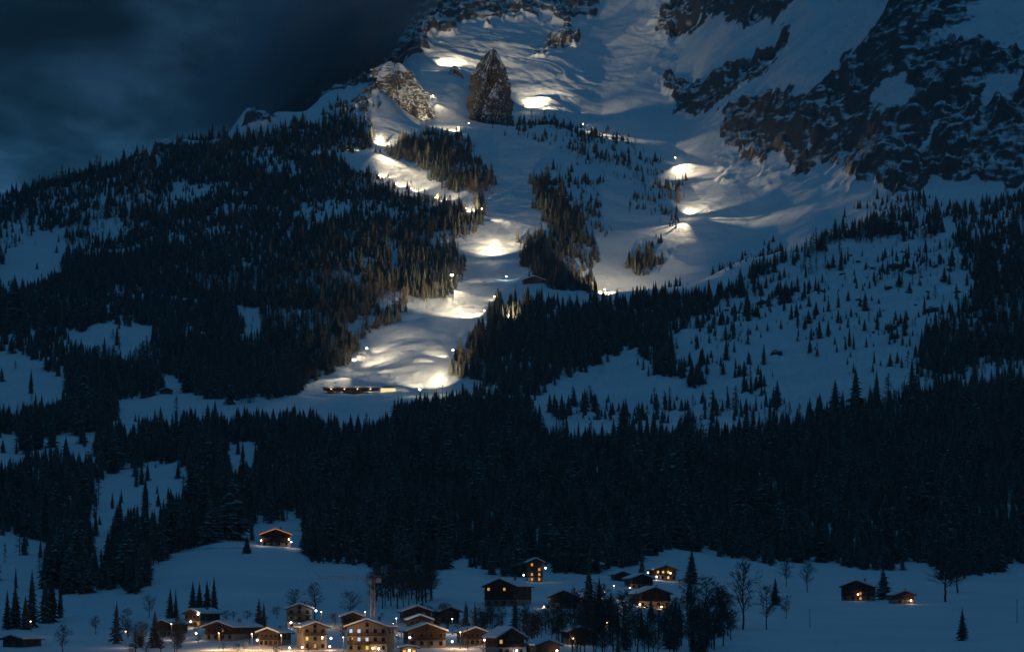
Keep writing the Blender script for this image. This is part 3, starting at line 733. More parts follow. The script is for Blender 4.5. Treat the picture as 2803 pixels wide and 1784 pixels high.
def forest(name, label, mask):
    k = np.where(mask)[0]
    if len(k) == 0: return
    me = bpy.data.meshes.new(name); me.vertices.add(len(k)); me.vertices.foreach_set('co', PX[k].astype(np.float32).ravel())
    for nm, arr, ty in (('var', var[k].astype(np.int32), 'INT'), ('rot', rot[k].astype(np.float32), 'FLOAT'), ('tall', PH[k].astype(np.float32), 'FLOAT'), ('wide', (PH * wid)[k].astype(np.float32), 'FLOAT')):
        a = me.attributes.new(nm, ty, 'POINT'); a.data.foreach_set('value', arr)
    o = bpy.data.objects.new(name, me); link(o); o['kind'] = 'stuff'; o['label'] = label; o['category'] = 'forest'
    g = bpy.data.node_groups.get('plant_trees')
    if g is None:
        g = bpy.data.node_groups.new('plant_trees', 'GeometryNodeTree')
        g.interface.new_socket('Geometry', in_out='INPUT', socket_type='NodeSocketGeometry')
        g.interface.new_socket('Geometry', in_out='OUTPUT', socket_type='NodeSocketGeometry')
        gi = N(g, 'NodeGroupInput'); go = N(g, 'NodeGroupOutput')
        ip = N(g, 'GeometryNodeInstanceOnPoints'); ci_ = N(g, 'GeometryNodeCollectionInfo')
        ci_.inputs['Collection'].default_value = protos; ci_.inputs['Separate Children'].default_value = True; ci_.inputs['Reset Children'].default_value = True
        ip.inputs['Pick Instance'].default_value = True
        def attr(nm, ty):
            n = N(g, 'GeometryNodeInputNamedAttribute', data_type=ty); n.inputs['Name'].default_value = nm; return n.outputs['Attribute']
        cr_ = N(g, 'ShaderNodeCombineXYZ'); g.links.new(attr('rot', 'FLOAT'), cr_.inputs[2])
        cs_ = N(g, 'ShaderNodeCombineXYZ'); w_ = attr('wide', 'FLOAT')
        g.links.new(w_, cs_.inputs[0]); g.links.new(w_, cs_.inputs[1]); g.links.new(attr('tall', 'FLOAT'), cs_.inputs[2])
        g.links.new(gi.outputs[0], ip.inputs['Points']); g.links.new(ci_.outputs[0], ip.inputs['Instance'])
        g.links.new(attr('var', 'INT'), ip.inputs['Instance Index'])
        g.links.new(cr_.outputs[0], ip.inputs['Rotation']); g.links.new(cs_.outputs[0], ip.inputs['Scale'])
        g.links.new(ip.outputs[0], go.inputs[0])
    md = o.modifiers.new('plant_trees', 'NODES'); md.node_group = g
    return o
rest = ~single
zone_valley = (PY < 2560) & (PV > 1050 * 1.0)
zone_dome = (PU > 1060) & (PY > 3350) & (PU < 2000)
zone_right = (PU > 1250) & ~zone_dome & ~zone_valley
zone_left = ~(zone_valley | zone_dome | zone_right)
forest('valley_forest', 'broad dark conifer forest filling the slope between finish area and village', rest & zone_valley)
forest('ridge_forest', 'dark conifer forest covering the long ridge under the open sky', rest & zone_left)
forest('dome_woods', 'conifer clumps growing on the snow dome below the rock tower', rest & zone_dome)
forest('hillside_woods', 'conifer woods on the shaded boulder hillside below the dark cliffs', rest & zone_right)

def spruce(label, group, loc, h, w=1.1, k=None, name='spruce_tree'):
    o = thing(name, label, 'tree', loc, random.random() * 6.28, group)
    k = random.randrange(5) if k is None else k
    part('trunk', trunk_me, o, scale=(h * w, h * w, h)); part('crown', CROWN[k], o, scale=(h * w, h * w, h))
    return o
for q in np.where(single)[0]:
    if PSP[q] and PY[q] < 3250:
        lb, gr = 'dark spruce standing apart on the shaded boulder-strewn snow hillside', 'spruces scattered on the boulder hillside'
    elif PSP[q]:
        lb, gr = 'small spruce standing apart on the snow dome below the rock tower', 'spruces scattered on the snow dome'
    elif PU[q] < 420:
        lb, gr = 'dark spruce in the stand between the shaded side meadows above the barn', 'spruces between the side meadows'
    else:
        b_ = int(np.searchsorted([800, 1250, 1700, 2100], PU[q]))
        lb = 'dark spruce at the lower forest edge ' + ('behind the orange-lit knoll chalet', 'above the meadow with the crane', 'behind the narrow tall orange-windowed house', 'above the amber-lit hamlet chalets', 'above the open meadow with the balconied chalet')[b_]
        gr = 'spruces along the lower forest edge'
    spruce(lb, gr, PX[q], PH[q], wid[q], int(min(var[q], 4)))
# ------------------------------------------------------------------ boulders on the shaded hillside
def boulder_mesh(seed):
    bm = bmesh.new(); bmesh.ops.create_icosphere(bm, subdivisions=3, radius=1.0)
    for v in bm.verts:
        p = v.co.copy()
        n = fbm(np.array(p.x * 1.3 + seed), np.array(p.y * 1.3 + p.z * 0.9), seed, 4)
        v.co = p * (1 + 0.28 * float(n)); v.co.z *= 0.72
    me = bpy.data.meshes.new('boulder'); bm.to_mesh(me); bm.free(); me.materials.append(M_BOULD); return me
BOULD = [boulder_mesh(s_) for s_ in (1, 4, 8)]
big = [(2454,735,34,'largest dark boulder on the shaded snow hillside below the cliffs'), (2433,792,22,'dark rounded boulder alone in the middle of the snow hillside'), (2442,900,30,'long low dark boulder half buried in the snow hillside'), (2087,832,28,'broad dark boulder among spruces under the hillside crest'), (2124,970,26,'low dark rock beside spruces at the foot of the snow hillside'), (2550,852,28,'dark boulder at the forest margin of the snow hillside'), (2492,748,26,'flat dark rock touching the largest boulder on the hillside')]
small = [(2350,822,12),(2350,718,12),(2388,735,11),(2304,752,14),(2254,797,16),(2488,802,15),(2520,760,12),(2560,730,16),(2580,770,18),(2540,800,10),(2345,860,10),(2360,826,9),(2400,880,9),(2330,700,8),(2470,690,10),(2505,835,9),(2420,850,8),(2300,870,8),(2390,910,9),(2280,730,9),(2620,800,14),(2600,740,15),(1990,850,10),(2450,860,8),(2375,760,8)]
for u, v, w, lb in big:
    p = place(u, v); r = w * p.y / F / 2
    o = part('boulder', random.choice(BOULD), None, p + Vector((0, 0, r * .2)), (0, 0, random.random() * 6), (r * 1.1, r, r)); tag(o, lb, 'boulder')
for u, v, w in small:
    p = place(u, v); r = w * p.y / F / 2
    o = part('boulder', random.choice(BOULD), None, p + Vector((0, 0, r * .15)), (0, 0, random.random() * 6), (r * 1.25, r, r)); tag(o, 'small dark stone poking out of the shaded snow hillside', 'boulder', 'small stones on the snow hillside')

# ------------------------------------------------------------------ floodlight masts along the ski run
pole_m = MB().bar((0, 0, -1.5), (0, 0, 1), .20, .12, 8).mesh('pole', M_STEEL)
head_m = MB().box(-1.5, 1.5, -.25, .25, -.9, .9).bar((0, .25, -.9), (0, .25, -2.0), .12).mesh('lamp_head', M_STEEL)
def lens_mesh(mat):
    m = MB()
    m.bar((0, -.26, 0), (0, -.45, 0), .44, .36, 12)
    return m.mesh('lens', mat)
LENS = {'w': lens_mesh(M_LENS), 'g': lens_mesh(M_LENSG), 'b': lens_mesh(M_LENSB)}
FC = {'w': (1.0, 0.80, 0.50), 'g': (0.86, 1.0, 0.80), 'b': (0.78, 0.92, 1.0)}
GAIN = 1.45
HALOS = []
def floodlight(label, u, v, h, size, beams, tone='w', spill=0.25, name='floodlight_mast'):
    size *= .70 if spill >= .6 else .55
    if spill >= .5: HALOS.append((u, v, size, tone))
    p = place_under(u, v, h)
    h = max(h * .6, (VH - v) / F * p.y - p.z)
    o = thing(name, label, 'floodlight', p, 0, 'floodlights along the ski run')
    part('pole', pole_m, o, scale=(size, size, h))
    hd = part('lamp_head', head_m, o, (0, 0, h), scale=(size, size, size))
    for ix in (-1, 0, 1):
        for iz in (-.45, .45):
            part('lens', LENS[tone], hd, (ix * .95, 0, iz))
    top = p + Vector((0, 0, h))
    for (tu, tv, lum, cone) in beams:
        q = place(tu, tv, 2400 if v > 900 else 3000)
        d = q - top; dist = max(d.length, 12.0)
        d0 = d.normalized()
        if dist < 45: lum *= .22
        cone = min(cone * .62, 46)
        P = GAIN * lum * math.pi / 0.8 * dist * dist * 4 * math.pi
        lamp_light('beam', o, Vector((0, -.6 * size, h)) + d0 * 1.2, P, FC[tone], 'SPOT', d, cone, 1.0, 0.6)
    if spill:
        lamp_light('spill', o, (0, -1.6 * size, h), spill * .38 * math.pi / 0.8 * 100 * 4 * math.pi, FC[tone], radius=0.6)
    return o
floodlight('floodlight high above the chute lighting the snow basin behind the rock tower', 1203, 170, 11, 1.0, [(1280,160,.7,60),(1165,194,.5,50),(1420,120,.40,80),(1330,80,.25,90),(1560,150,.25,60),(1480,210,.3,60)], spill=.5)
floodlight('floodlight halfway up the chute between the rock wall and rock tower', 1185, 263, 9, 1.1, [(1176,288,.8,70),(1230,315,.45,90),(1110,300,.40,90)], spill=.6)
floodlight('bright floodlight on the saddle beside the foot of the rock tower', 1446, 286, 12, 1.5, [(1560,300,1.4,45),(1700,285,.85,60),(1490,220,.35,80),(1620,220,.35,60),(1560,120,.22,60),(1440,305,.25,70),(1520,290,.6,60)], spill=.7)
floodlight('large floodlight at the bend of the run beyond the wooded ridge', 1036, 384, 14, 1.6, [(935,413,1.2,50),(1050,440,.5,80),(1075,392,.4,50),(1100,310,.35,70),(1110,480,.45,70),(1200,525,.4,60)], spill=.6)
floodlight('small floodlight among the spruces under the chute', 1255, 350, 8, 1.0, [(1235,352,.7,70),(1180,325,.35,80)])
floodlight('tiny floodlight beside the base of the rock tower', 1283, 337, 6, .7, [(1270,342,.5,60)], spill=.15)
floodlight('small floodlight on the crest of the snow dome', 1596, 340, 7, .8, [(1735,384,1.0,34),(1770,402,.8,40),(1640,372,.4,60)])
floodlight('small floodlight at the end of the crest traverse above the groomed slope', 1848, 432, 8, .9, [(1830,442,.5,50),(1900,468,.38,60),(1970,490,.5,60),(1920,530,.12,60)])
floodlight('double floodlight on the groomed slope below the cliffs with fanned beams', 1880, 577, 10, 1.6, [(1910,562,1.0,60),(1985,597,1.4,30),(1855,600,.7,60),(2080,510,.40,60),(2110,600,.34,50),(1930,500,.34,60),(1780,680,.25,70)], spill=1.0)
floodlight('bright floodlight in the middle of the run between two woods', 1350, 680, 14, 1.7, [(1350,725,.35,90),(1335,640,.45,80),(1280,650,.5,80),(1400,610,.6,70),(1300,720,.4,90),(1290,690,.25,80)], spill=.8)
floodlight('floodlight at the wood corner where the lower run widens', 1237, 753, 12, 1.4, [(1300,766,1.6,45),(1260,792,.9,60),(1390,760,.5,60),(1190,830,.45,80),(1260,840,.5,70)], spill=.6)
floodlight('blue-white lamp on the snow hump in the middle of the run', 1386, 757, 4, 1.0, [(1365,766,1.3,80)], 'b', spill=.5)
floodlight('small floodlight at the tip of the wood inside the run', 1353, 812, 8, .9, [(1310,842,.5,60),(1330,800,.3,70)], spill=.1)
floodlight('bright floodlight beside the larches at the finish slope', 969, 985, 12, 1.5, [(950,1012,1.3,70),(1030,985,1.0,45),(1120,965,.5,60),(900,1050,.5,60),(1180,900,.30,60),(1120,1010,.4,70)], spill=.8)
floodlight('smaller floodlight on the bank above the finish slope', 1004, 953, 9, 1.1, [(1005,972,.9,70),(1080,930,.35,70)], spill=.4)
floodlight('bright floodlight at the forest edge beside the finish area', 1211, 1040, 13, 1.6, [(1090,1042,1.8,36),(1180,1066,.2,80),(1000,1060,.6,40),(1100,990,.45,60),(1180,930,.3,60)], spill=1.0)
floodlight('greenish white floodlight next to the finish stand', 1149, 1066, 6, 1.1, [(1120,1085,.9,80)], 'g', spill=.5)
floodlight('floodlight tucked into the wood edge above the finish slope', 1240, 958, 12, 1.0, [(1190,966,1.6,45),(1110,990,.4,60)], spill=.3)
floodlight('floodlight hidden in the wood edge at the lower run bend', 1325, 850, 12, 1.0, [(1250,852,1.1,50),(1150,880,.5,60),(1120,940,.35,60),(1180,820,.3,60)], spill=.1)
floodlight('floodlight lighting the clearing behind the dark wood wedge', 1395, 868, 12, .9, [(1395,884,.35,60)], spill=.05)
floodlight('floodlight at the foot of the snow bowl behind the dark wood', 1655, 792, 9, .7, [(1680,768,.3,90),(1668,735,.35,70)], spill=.1)
for k_, (u_, v_) in enumerate([(1038,480),(1085,503),(1126,516),(1192,541),(1275,570)]):
    floodlight('small lamp behind the tree tops along the edge of the upper run', u_, v_, 8, .8, [(u_ + 30, v_ + 2, 1.1, 90), (u_ + 60, v_ - 26, .6, 90)], spill=.4)
floodlight('floodlight at the wood tip where the upper run meets the snow gully', 1318, 572, 11, 1.0, [(1365,600,1.5,55),(1420,620,.6,60)], spill=.3)

# finish stand and lit tent at the foot of the run
p = place(960, 1078); L_ = 150 * p.y / F
o = thing('finish_stand', 'long low dark grandstand at the foot of the lit ski run', 'stand', p, 0.0)
for i in range(6): MB().box(-L_ / 2, L_ / 2, i * 1.5, i * 1.5 + 1.5, -3, .6 + i * .5).build('step', M_TIMBER2, o)
MB().box(-L_ / 2 - .5, L_ / 2 + .5, -.7, -.45, -2, 1.2).build('front_wall', M_TIMBER, o)
MB().box(-L_ / 2 - .4, L_ / 2 + .4, 9.05, 9.35, -3, 5.4).build('back_wall', M_TIMBER, o)
rf_ = MB().prism([(-L_ / 2 - 1, 5.4), (L_ / 2 + 1, 5.6), (L_ / 2 + 1, 5.85), (-L_ / 2 - 1, 5.65)], 3.5, 10.5).build('roof', M_TIMBER, o)
MB().prism([(-L_ / 2 - .9, 5.68), (L_ / 2 + .9, 5.88), (L_ / 2 + .6, 6.9), (L_ * .2, 6.7), (0, 7.3), (-L_ * .3, 6.6), (-L_ / 2 - .6, 6.7)], 3.7, 10.3).build('roof_snow', M_SNOW, rf_)
for i in range(7): MB().bar((-L_ / 2 + i * L_ / 6, 3.8, -3), (-L_ / 2 + i * L_ / 6, 3.8, 5.45), .16).build('post', M_STEEL, o)
for i in range(4):  # wall lamps added to brighten the dark front of the stand
    lb = part('wall_lamp', ball_mesh('bulb', .3, M_BULBW), o, (-L_ * .36 + i * L_ * .24, 3.0, 4.6)); lamp_light('lamp_light', lb, (0, -.6, 0), 260, (1.0, .72, .42), radius=.35)
p = place(1062, 1072)
o = thing('finish_tent', 'brightly lit white marquee at the foot of the ski run', 'tent', p, 0.0)
tw = 40 * p.y / F / 2
MB().prism([(-tw, -1), (tw, -1), (tw, 3.2), (-tw, 3.2)], 0, 6).build('wall', glow('lit_canvas', (1.0, 0.78, 0.40), 1.1), o)
MB().prism([(-tw - .4, 3.2), (tw + .4, 3.2), (tw * .6, 4.8), (-tw * .6, 4.8)], -.4, 6.4).build('roof', M_PLASTER, o)

# ------------------------------------------------------------------ chalets
WIN_F = MB().box(-.62, .62, -.06, .06, -.75, .75).mesh('window', M_SHUT)
def pane(mat): return MB().box(-.48, .48, -.09, .0, -.61, .61).mesh('pane', mat)
PANE = {'d': pane(M_GLASS), 'w': pane(M_WARM), 'a': pane(M_AMBER), 'c': pane(M_COOL)}
BULB = {'w': ball_mesh('bulb', .34, M_BULBW), 'c': ball_mesh('bulb', .34, M_BULBC)}
BC = {'w': (1.0, .60, .28), 'c': (1.0, .90, .75)}
def chalet(label, u, v, w_px, hw, dep, rz=0.0, floors=2, lower=M_PLASTER, upper=M_TIMBER, lit='', lamps=(), balcony=(1,), pitch=.36, chimney=True, snow=True, eave=False, cat='house', name='chalet', wins=4, lampW=140):
    p = place(u, v); w = w_px * p.y / F
    o = thing(name, label, cat, p, rz)
    h1 = hw / floors; hx = w / 2; ov = 1.1; rise = hx * pitch
    split = hw if upper is None else (h1 if floors > 1 else 0.0)
    if split > 0:
        if upper is None:
            MB().prism([(-hx, -5), (hx, -5), (hx, hw), (0, hw + rise), (-hx, hw)], 0, dep).build('wall', lower, o)
        else:
            MB().box(-hx, hx, 0, dep, -5, split).build('wall', lower, o)
    if upper is not None:
        zb = split if split > 0 else -5
        MB().prism([(-hx - .06, zb), (hx + .06, zb), (hx + .06, hw), (0, hw + rise), (-hx - .06, hw)], -.06, dep + .06).build('upper_wall', upper, o)
    # roof: two slopes, with a deep blanket of snow
    sl = math.hypot(1, pitch)
    def roof(z0, th, e, y0, y1):
        zt = hw + rise + z0; ze = hw + z0 - e * pitch
        return MB().prism([(-hx - e, ze), (0, zt), (hx + e, ze), (hx + e, ze + th * sl), (0, zt + th * sl), (-hx - e, ze + th * sl)], y0, y1)
    rf = roof(.02, .28, ov, -1.5, dep + .9).build('roof', M_TIMBER, o)
    if snow: roof(.33, .55, ov - .12, -1.4, dep + .8).build('roof_snow', M_SNOW, rf)
    if eave:
        for sg in (-1, 1):
            MB().prism([(0, hw + rise - .05), (sg * (hx + ov), hw - ov * pitch - .05), (sg * (hx + ov), hw - ov * pitch + .33), (0, hw + rise + .33)] if sg > 0 else
                       [(0, hw + rise + .33), (-(hx + ov), hw - ov * pitch + .33), (-(hx + ov), hw - ov * pitch - .05), (0, hw + rise - .05)], -1.62, -1.52).build('eave_light_strip', M_EAVE, rf)
    if chimney:
        MB().box(hx * .35, hx * .35 + .9, dep * .5, dep * .5 + .9, hw, hw + rise + 1.3).build('chimney', M_PLASTER2, rf)
    k = 0
    for fl in range(floors):
        zc = fl * h1 + h1 * .55
        for i in range(wins):
            x = -hx + (i + .5) * w / wins
            c = lit[k] if k < len(lit) else 'd'; k += 1
            if c == '-': continue
            wn = part('window', WIN_F, o, (x, -.10 if upper is not None and zc > split else -.045, zc)); part('pane', PANE[c], wn)
    if hw > 3 and w > 8:      # the attic window in the gable and two on each flank
        wn = part('window', WIN_F, o, (0, -.10 if upper is not None else -.045, hw + rise * .35)); part('pane', PANE['d'], wn)
    for sg in (-1, 1):
        for i in range(2):
            wn = part('window', WIN_F, o, (sg * (hx + .09), dep * (.3 + .4 * i), hw - h1 * .5), (0, 0, sg * math.pi / 2)); part('pane', PANE['d'], wn)
    MB().box(-.55 + hx * .12, .55 + hx * .12, -.12, .02, -.2, 2.1).build('door', M_SHUT, o)
    for b in balcony:
        if b >= floors: continue
        zb = b * h1
        bl = MB().box(-hx * .96, hx * .96, -1.35, -.06, zb - .1, zb + .08).build('balcony', M_TIMBER, o)
        rl = MB().box(-hx * .96, hx * .96, -1.36, -1.28, zb + .85, zb + .97)
        n = int(w / .5)
        for i in range(n + 1):
            x = -hx * .96 + i * (w * .96) / n; rl.box(x - .09, x + .09, -1.34, -1.30, zb + .08, zb + .85)
        rl.build('railing', M_TIMBER, bl)
    for (lx, ly, lz, tone, pw) in lamps:
        lb = part('wall_lamp', BULB[tone], o, (lx, ly, lz))
        lamp_light('lamp_light', lb, (0, -.5, 0), lampW * pw, BC[tone], radius=.35)
    return o
chalet('chalet on the meadow knoll with orange light strips along its gable', 754, 1494, 80, 6.2, 13, .12, 3, M_PLASTER2, M_TIMBER, 'dddd', [(-7.5, -1.5, 3.0, 'c', 1.6), (8.2, -1.5, 2.2, 'c', 1.8), (0, -3, -1.5, 'w', 2.5), (7.0, -1.3, 3.6, 'w', .6)], (1, 2), eave=True)
chalet('dark hay barn with snow roof beside a smaller hut on the knoll', 543, 1482, 44, 3.2, 9, .15, 1, None if 0 else M_TIMBER2, M_TIMBER2, '----', [], (), chimney=False, name='barn', cat='barn', wins=1)
chalet('smaller snow-roofed hut at the wood edge on the knoll', 487, 1492, 28, 2.6, 6, .1, 1, M_TIMBER2, M_TIMBER2, '-', [], (), chimney=False, name='hut', cat='hut', wins=1)
chalet('dark barn with snow roof in the lower meadow by the bare tree', 35, 1770, 62, 2.8, 12, -.4, 1, M_TIMBER2, M_TIMBER2, '-', [], (), chimney=False, name='barn', cat='barn', wins=1, pitch=.28)
chalet('dark barn with snow roof on the shaded meadow below the ridge forest', 455, 1078, 32, 3.2, 9, .2, 1, M_TIMBER2, M_TIMBER2, '-', [], (), chimney=False, name='barn', cat='barn', wins=1)
chalet('dark timber chalet under the row of four spruces with white lamps', 528, 1716, 52, 5.2, 12, -.55, 2, M_PLASTER2, M_TIMBER, 'dddwdddd', [(3.6, -1.5, 5.0, 'c', 1.0), (.5, -2, 2.2, 'w', 1.6), (-9, -2, 1.6, 'c', 1.3), (-13, -1, .6, 'c', 1.0)], (1,))
chalet('long chalet with sweeping snow roof in front of the spruce row', 600, 1752, 92, 4.6, 17, -.5, 2, M_PLASTER2, M_TIMBER, 'dddddddd', [(-8.5, -2.0, 2.5, 'w', 1.6)], (1,), pitch=.3)
chalet('grey plastered chalet with dark balconies below two bare trees', 820, 1718, 66, 7.0, 12, .1, 3, M_PLASTER2, M_PLASTER2, 'dcddddddd', [(6.0, -1.5, 6.4, 'c', 1.6), (-3.2, -1.4, 2.0, 'c', .7)], (1, 2), wins=3)
chalet('cream-walled house with lamps at its corners beside the lit road', 862, 1778, 66, 7.6, 12, .25, 3, M_PLASTER, None, 'dwdaddddd', [(-4.6, -1.2, 1.0, 'w', 1.3), (4.9, -1.2, 1.2, 'w', 1.5), (-9, -1.5, .8, 'w', 1.5), (5.4, -.8, 4.0, 'c', .6)], (2,), wins=3)
chalet('cream-walled hotel with bluish lit balcony windows', 1005, 1784, 112, 8.4, 15, -.12, 3, M_PLASTER, None, 'dwaaddccddccddd'.replace('w', 'd'), [(2.2, -1.6, 1.4, 'w', 1.2), (4.2, -1.6, 1.2, 'c', .9)], (1, 2), wins=5, pitch=.34, cat='hotel', name='hotel')
chalet('chalet roof highest of three stacked snow roofs beside the crane', 1142, 1706, 74, 4.5, 13, .15, 2, M_PLASTER2, M_TIMBER, 'dddddddd', [], (1,))
chalet('middle chalet of three stacked snow roofs beside the crane', 1150, 1730, 62, 4.5, 12, .1, 2, M_PLASTER2, M_TIMBER, 'dddddddd', [(-10, -1.5, 3, 'w', 1.5)], (1,))
chalet('lowest and largest of three stacked snow roofs beside the crane', 1168, 1772, 104, 5.6, 15, .14, 2, M_PLASTER2, M_TIMBER, 'dddddddd', [(-6.0, -1.6, 3.6, 'c', .6), (8.6, -2, 2.2, 'w', 1.4)], (1,))
chalet('low snow-roofed garage with amber light beside the village road', 1120, 1795, 40, 2.6, 9, .1, 1, M_PLASTER, None, 'aaa', [(0, -1.3, 2.0, 'w', 1.4)], (), chimney=False, cat='garage', name='garage', wins=3, pitch=.2)
chalet('large dark guesthouse with lit amber dormer row in its roof', 1370, 1658, 92, 8.0, 18, -.35, 3, M_PLASTER2, M_TIMBER, 'ddddddddwdwd', [(-6, -4, -1.6, 'w', 1.4), (0, -4, -2.0, 'w', 1.2), (5, -4, -2.4, 'w', 1.2)], (1, 2), pitch=.42)
chalet('narrow tall house with stacked orange lit windows at the wood edge', 1466, 1592, 40, 9.0, 9, .1, 4, M_PLASTER2, M_TIMBER, 'wwwwdwwd', [(-5.6, -1.2, 3.2, 'c', .8), (4.5, -1, 6.4, 'c', .4)], (), wins=2, pitch=.45)
chalet('chalet with warm light spilling on the frosty bank below it', 1545, 1664, 78, 4.6, 13, -.25, 2, M_PLASTER2, M_TIMBER, 'dddddddd', [(-8, -2.2, .6, 'w', 1.5), (-4, -2.6, -.4, 'w', 1.4), (0, -2.6, -.6, 'w', 1.2)], (1,), pitch=.4)
chalet('snow-roofed cabin half hidden in the wood edge', 1612, 1566, 46, 4.0, 10, -.3, 2, M_PLASTER2, M_TIMBER, 'dddddddd', [], (1,))
chalet('amber-lit chalet at the top of the hamlet beside a tall spruce', 1822, 1588, 58, 5.2, 12, .2, 2, M_PLASTER2, M_TIMBER, 'ddadaaad', [(-4.8, -1.6, 1.8, 'c', 1.0), (-8.5, 1, 3.8, 'w', .9), (2.0, -1.6, 3.6, 'w', .9)], (1,))
chalet('dark chalet between the amber-lit chalet and the lowest one', 1757, 1612, 62, 4.8, 12, .2, 2, M_PLASTER2, M_TIMBER, 'dddddddd', [(-6, -1.8, .6, 'w', 1.2)], (1,))
chalet('lowest chalet of the hamlet with three amber lamps under its eaves', 1792, 1664, 88, 6.0, 14, .22, 2, M_PLASTER2, M_TIMBER, 'dddddddd', [(-6.8, -1.7, 1.6, 'w', 1.5), (-4.8, -1.7, .2, 'w', 1.0), (2.4, -1.7, .6, 'w', 1.7)], (1,))
chalet('small dark hut above the pinkish lit yard', 1704, 1590, 42, 3.0, 8, .2, 1, M_TIMBER2, M_TIMBER2, '--', [], (), chimney=False, name='hut', cat='hut', wins=1)
chalet('balconied chalet alone on the open snow meadow', 2345, 1644, 84, 6.6, 12, -.25, 3, M_PLASTER2, M_TIMBER, 'ddwdddwddddd', [(.8, -1.6, 3.0, 'w', .6)], (1, 2))
chalet('small cabin with one lamp next to the balconied meadow chalet', 2476, 1652, 54, 4.0, 9, .2, 2, M_PLASTER2, M_TIMBER, 'dddd', [(2.6, -1.3, 1.6, 'w', 1.0)], (), wins=2)
chalet('cottage with snowy dormer roof and one bright lamp at the bottom of the village', 1398, 1796, 76, 6.4, 12, .35, 2, M_PLASTER2, M_TIMBER, 'ddddwddd', [(1.5, -1.6, 2.0, 'c', 1.3)], (1,), pitch=.6)
chalet('snow-roofed shed with orange light beside the dormer cottage', 1500, 1798, 66, 4.0, 11, .3, 1, M_TIMBER2, M_TIMBER2, '--', [(2.6, -1.6, 2.2, 'w', .8)], (), chimney=False, name='shed', cat='shed', wins=1)

for (lb_, u_, v_, w_, rz_, lamps_) in [
    ('dark chalet tucked behind the close pair of spruces', 447, 1742, 50, -.4, [(-3, -1.6, 2.2, 'c', .8)]),
    ('low dark chalet on the bank past the three stacked roofs', 1232, 1706, 52, .3, []),
    ('dark chalet between the largest stacked roof and the dormer cottage', 1300, 1766, 56, .25, [(3, -1.6, 2, 'w', .8)]),
    ('dark chalet half hidden in the thicket below the hamlet', 1648, 1716, 56, -.2, [(2, -1.6, 1.8, 'w', .7)]),
    ('dark chalet at the thicket edge beside the orange-lit shed', 1588, 1764, 60, .2, [(-3, -1.6, 2.4, 'w', .9)]),
    ('dark chalet behind the hotel roof under the crane jib', 965, 1722, 54, .1, [(4, -1.6, 2.6, 'w', .8)]),
    ('small dark chalet below the lone pair of spruces', 735, 1768, 56, -.3, [(-3.5, -1.6, 2.2, 'w', 1.0)])]:
    chalet(lb_, u_, v_, w_, 4.6, 12, rz_, 2, M_PLASTER2, M_TIMBER, 'dddddddd', lamps_, (1,))
# row of lit dormer windows on the guesthouse roof
p = place(1357, 1625)
dm = thing('dormer_annex', 'small dark annex with a row of three amber windows above the guesthouse', 'house', p + Vector((0, 8, 0)), .0)
MB().prism([(-3.4, -5), (3.4, -5), (3.4, 4.6), (0, 5.8), (-3.4, 4.6)], 0, 6).build('wall', M_TIMBER, dm)
MB().prism([(-4.1, 4.4), (0, 5.85), (4.1, 4.4), (4.1, 4.95), (0, 6.4), (-4.1, 4.95)], -.8, 6.6).build('roof', M_SNOW, dm)
for i in range(3):
    wn = part('window', WIN_F, dm, (-1.7 + 1.7 * i, -.06, 3.4)); part('pane', PANE['a'], wn)

# ------------------------------------------------------------------ street lamps and road through the village
post_m = MB().bar((0, 0, -1), (0, 0, 5.6), .07, .05, 6).bar((0, 0, 5.6), (0, -1.0, 5.9), .04, .04, 5).mesh('post', M_BARK)
M_IRON = noisy('dark_iron', (0.03, 0.03, 0.032), (0.06, 0.06, 0.062), 3.0, .6, .3)
shade_m = MB().prism([(-.32, 5.86), (.32, 5.86), (.2, 6.06), (-.2, 6.06)], -1.5, -.8).mesh('lamp_shade', M_IRON)
SL = [(470,1750,'w',1.2,'street lamp beside the pair of spruces at the village edge'),(600,1778,'w',6.0,'street lamp over the lit snow of the village road near the long chalet'),(690,1780,'w',7.0,'street lamp on the village road below the lone pair of spruces'),(770,1784,'w',6.0,'street lamp on the village road before the cream house'),(880,1716,'w',1.8,'street lamp at the upper lane beside the grey plastered chalet'),(1000,1716,'w',1.8,'street lamp at the upper lane near the crane foot'),(1085,1735,'c',2.0,'bright white street lamp beside the three stacked roofs'),(1238,1736,'c',1.0,'white street lamp on the snow bank past the three stacked roofs'),(1260,1775,'w',4.0,'street lamp on the lane climbing past the largest chalet roof'),(1340,1786,'w',1.6,'street lamp next to the dormer cottage'),(1680,1640,'c',1.4,'white street lamp in the pinkish lit yard of the hamlet'),(1655,1658,'w',1.0,'low warm lamp at the yard entrance of the hamlet'),(940,1790,'w',4.5,'street lamp between the cream house and the hotel'),(345,1772,'w',.8,'street lamp by the brown-lit spruce at the meadow edge'),(85,1742,'w',.25,'dim lamp near the dark barn in the lower meadow')]
for u, v, tone, pw, lb in SL:
    p = place(u, v)
    o = thing('street_lamp', lb, 'street lamp', p, 0, 'street lamps in the village')
    part('post', post_m, o); part('lamp_shade', shade_m, o)
    part('bulb', BULB[tone], o, (0, -1.15, 5.75), scale=(.6, .6, .45))
    lamp_light('lamp_light', o, (0, -1.15, 5.2), 520 * pw, BC[tone], radius=.3)
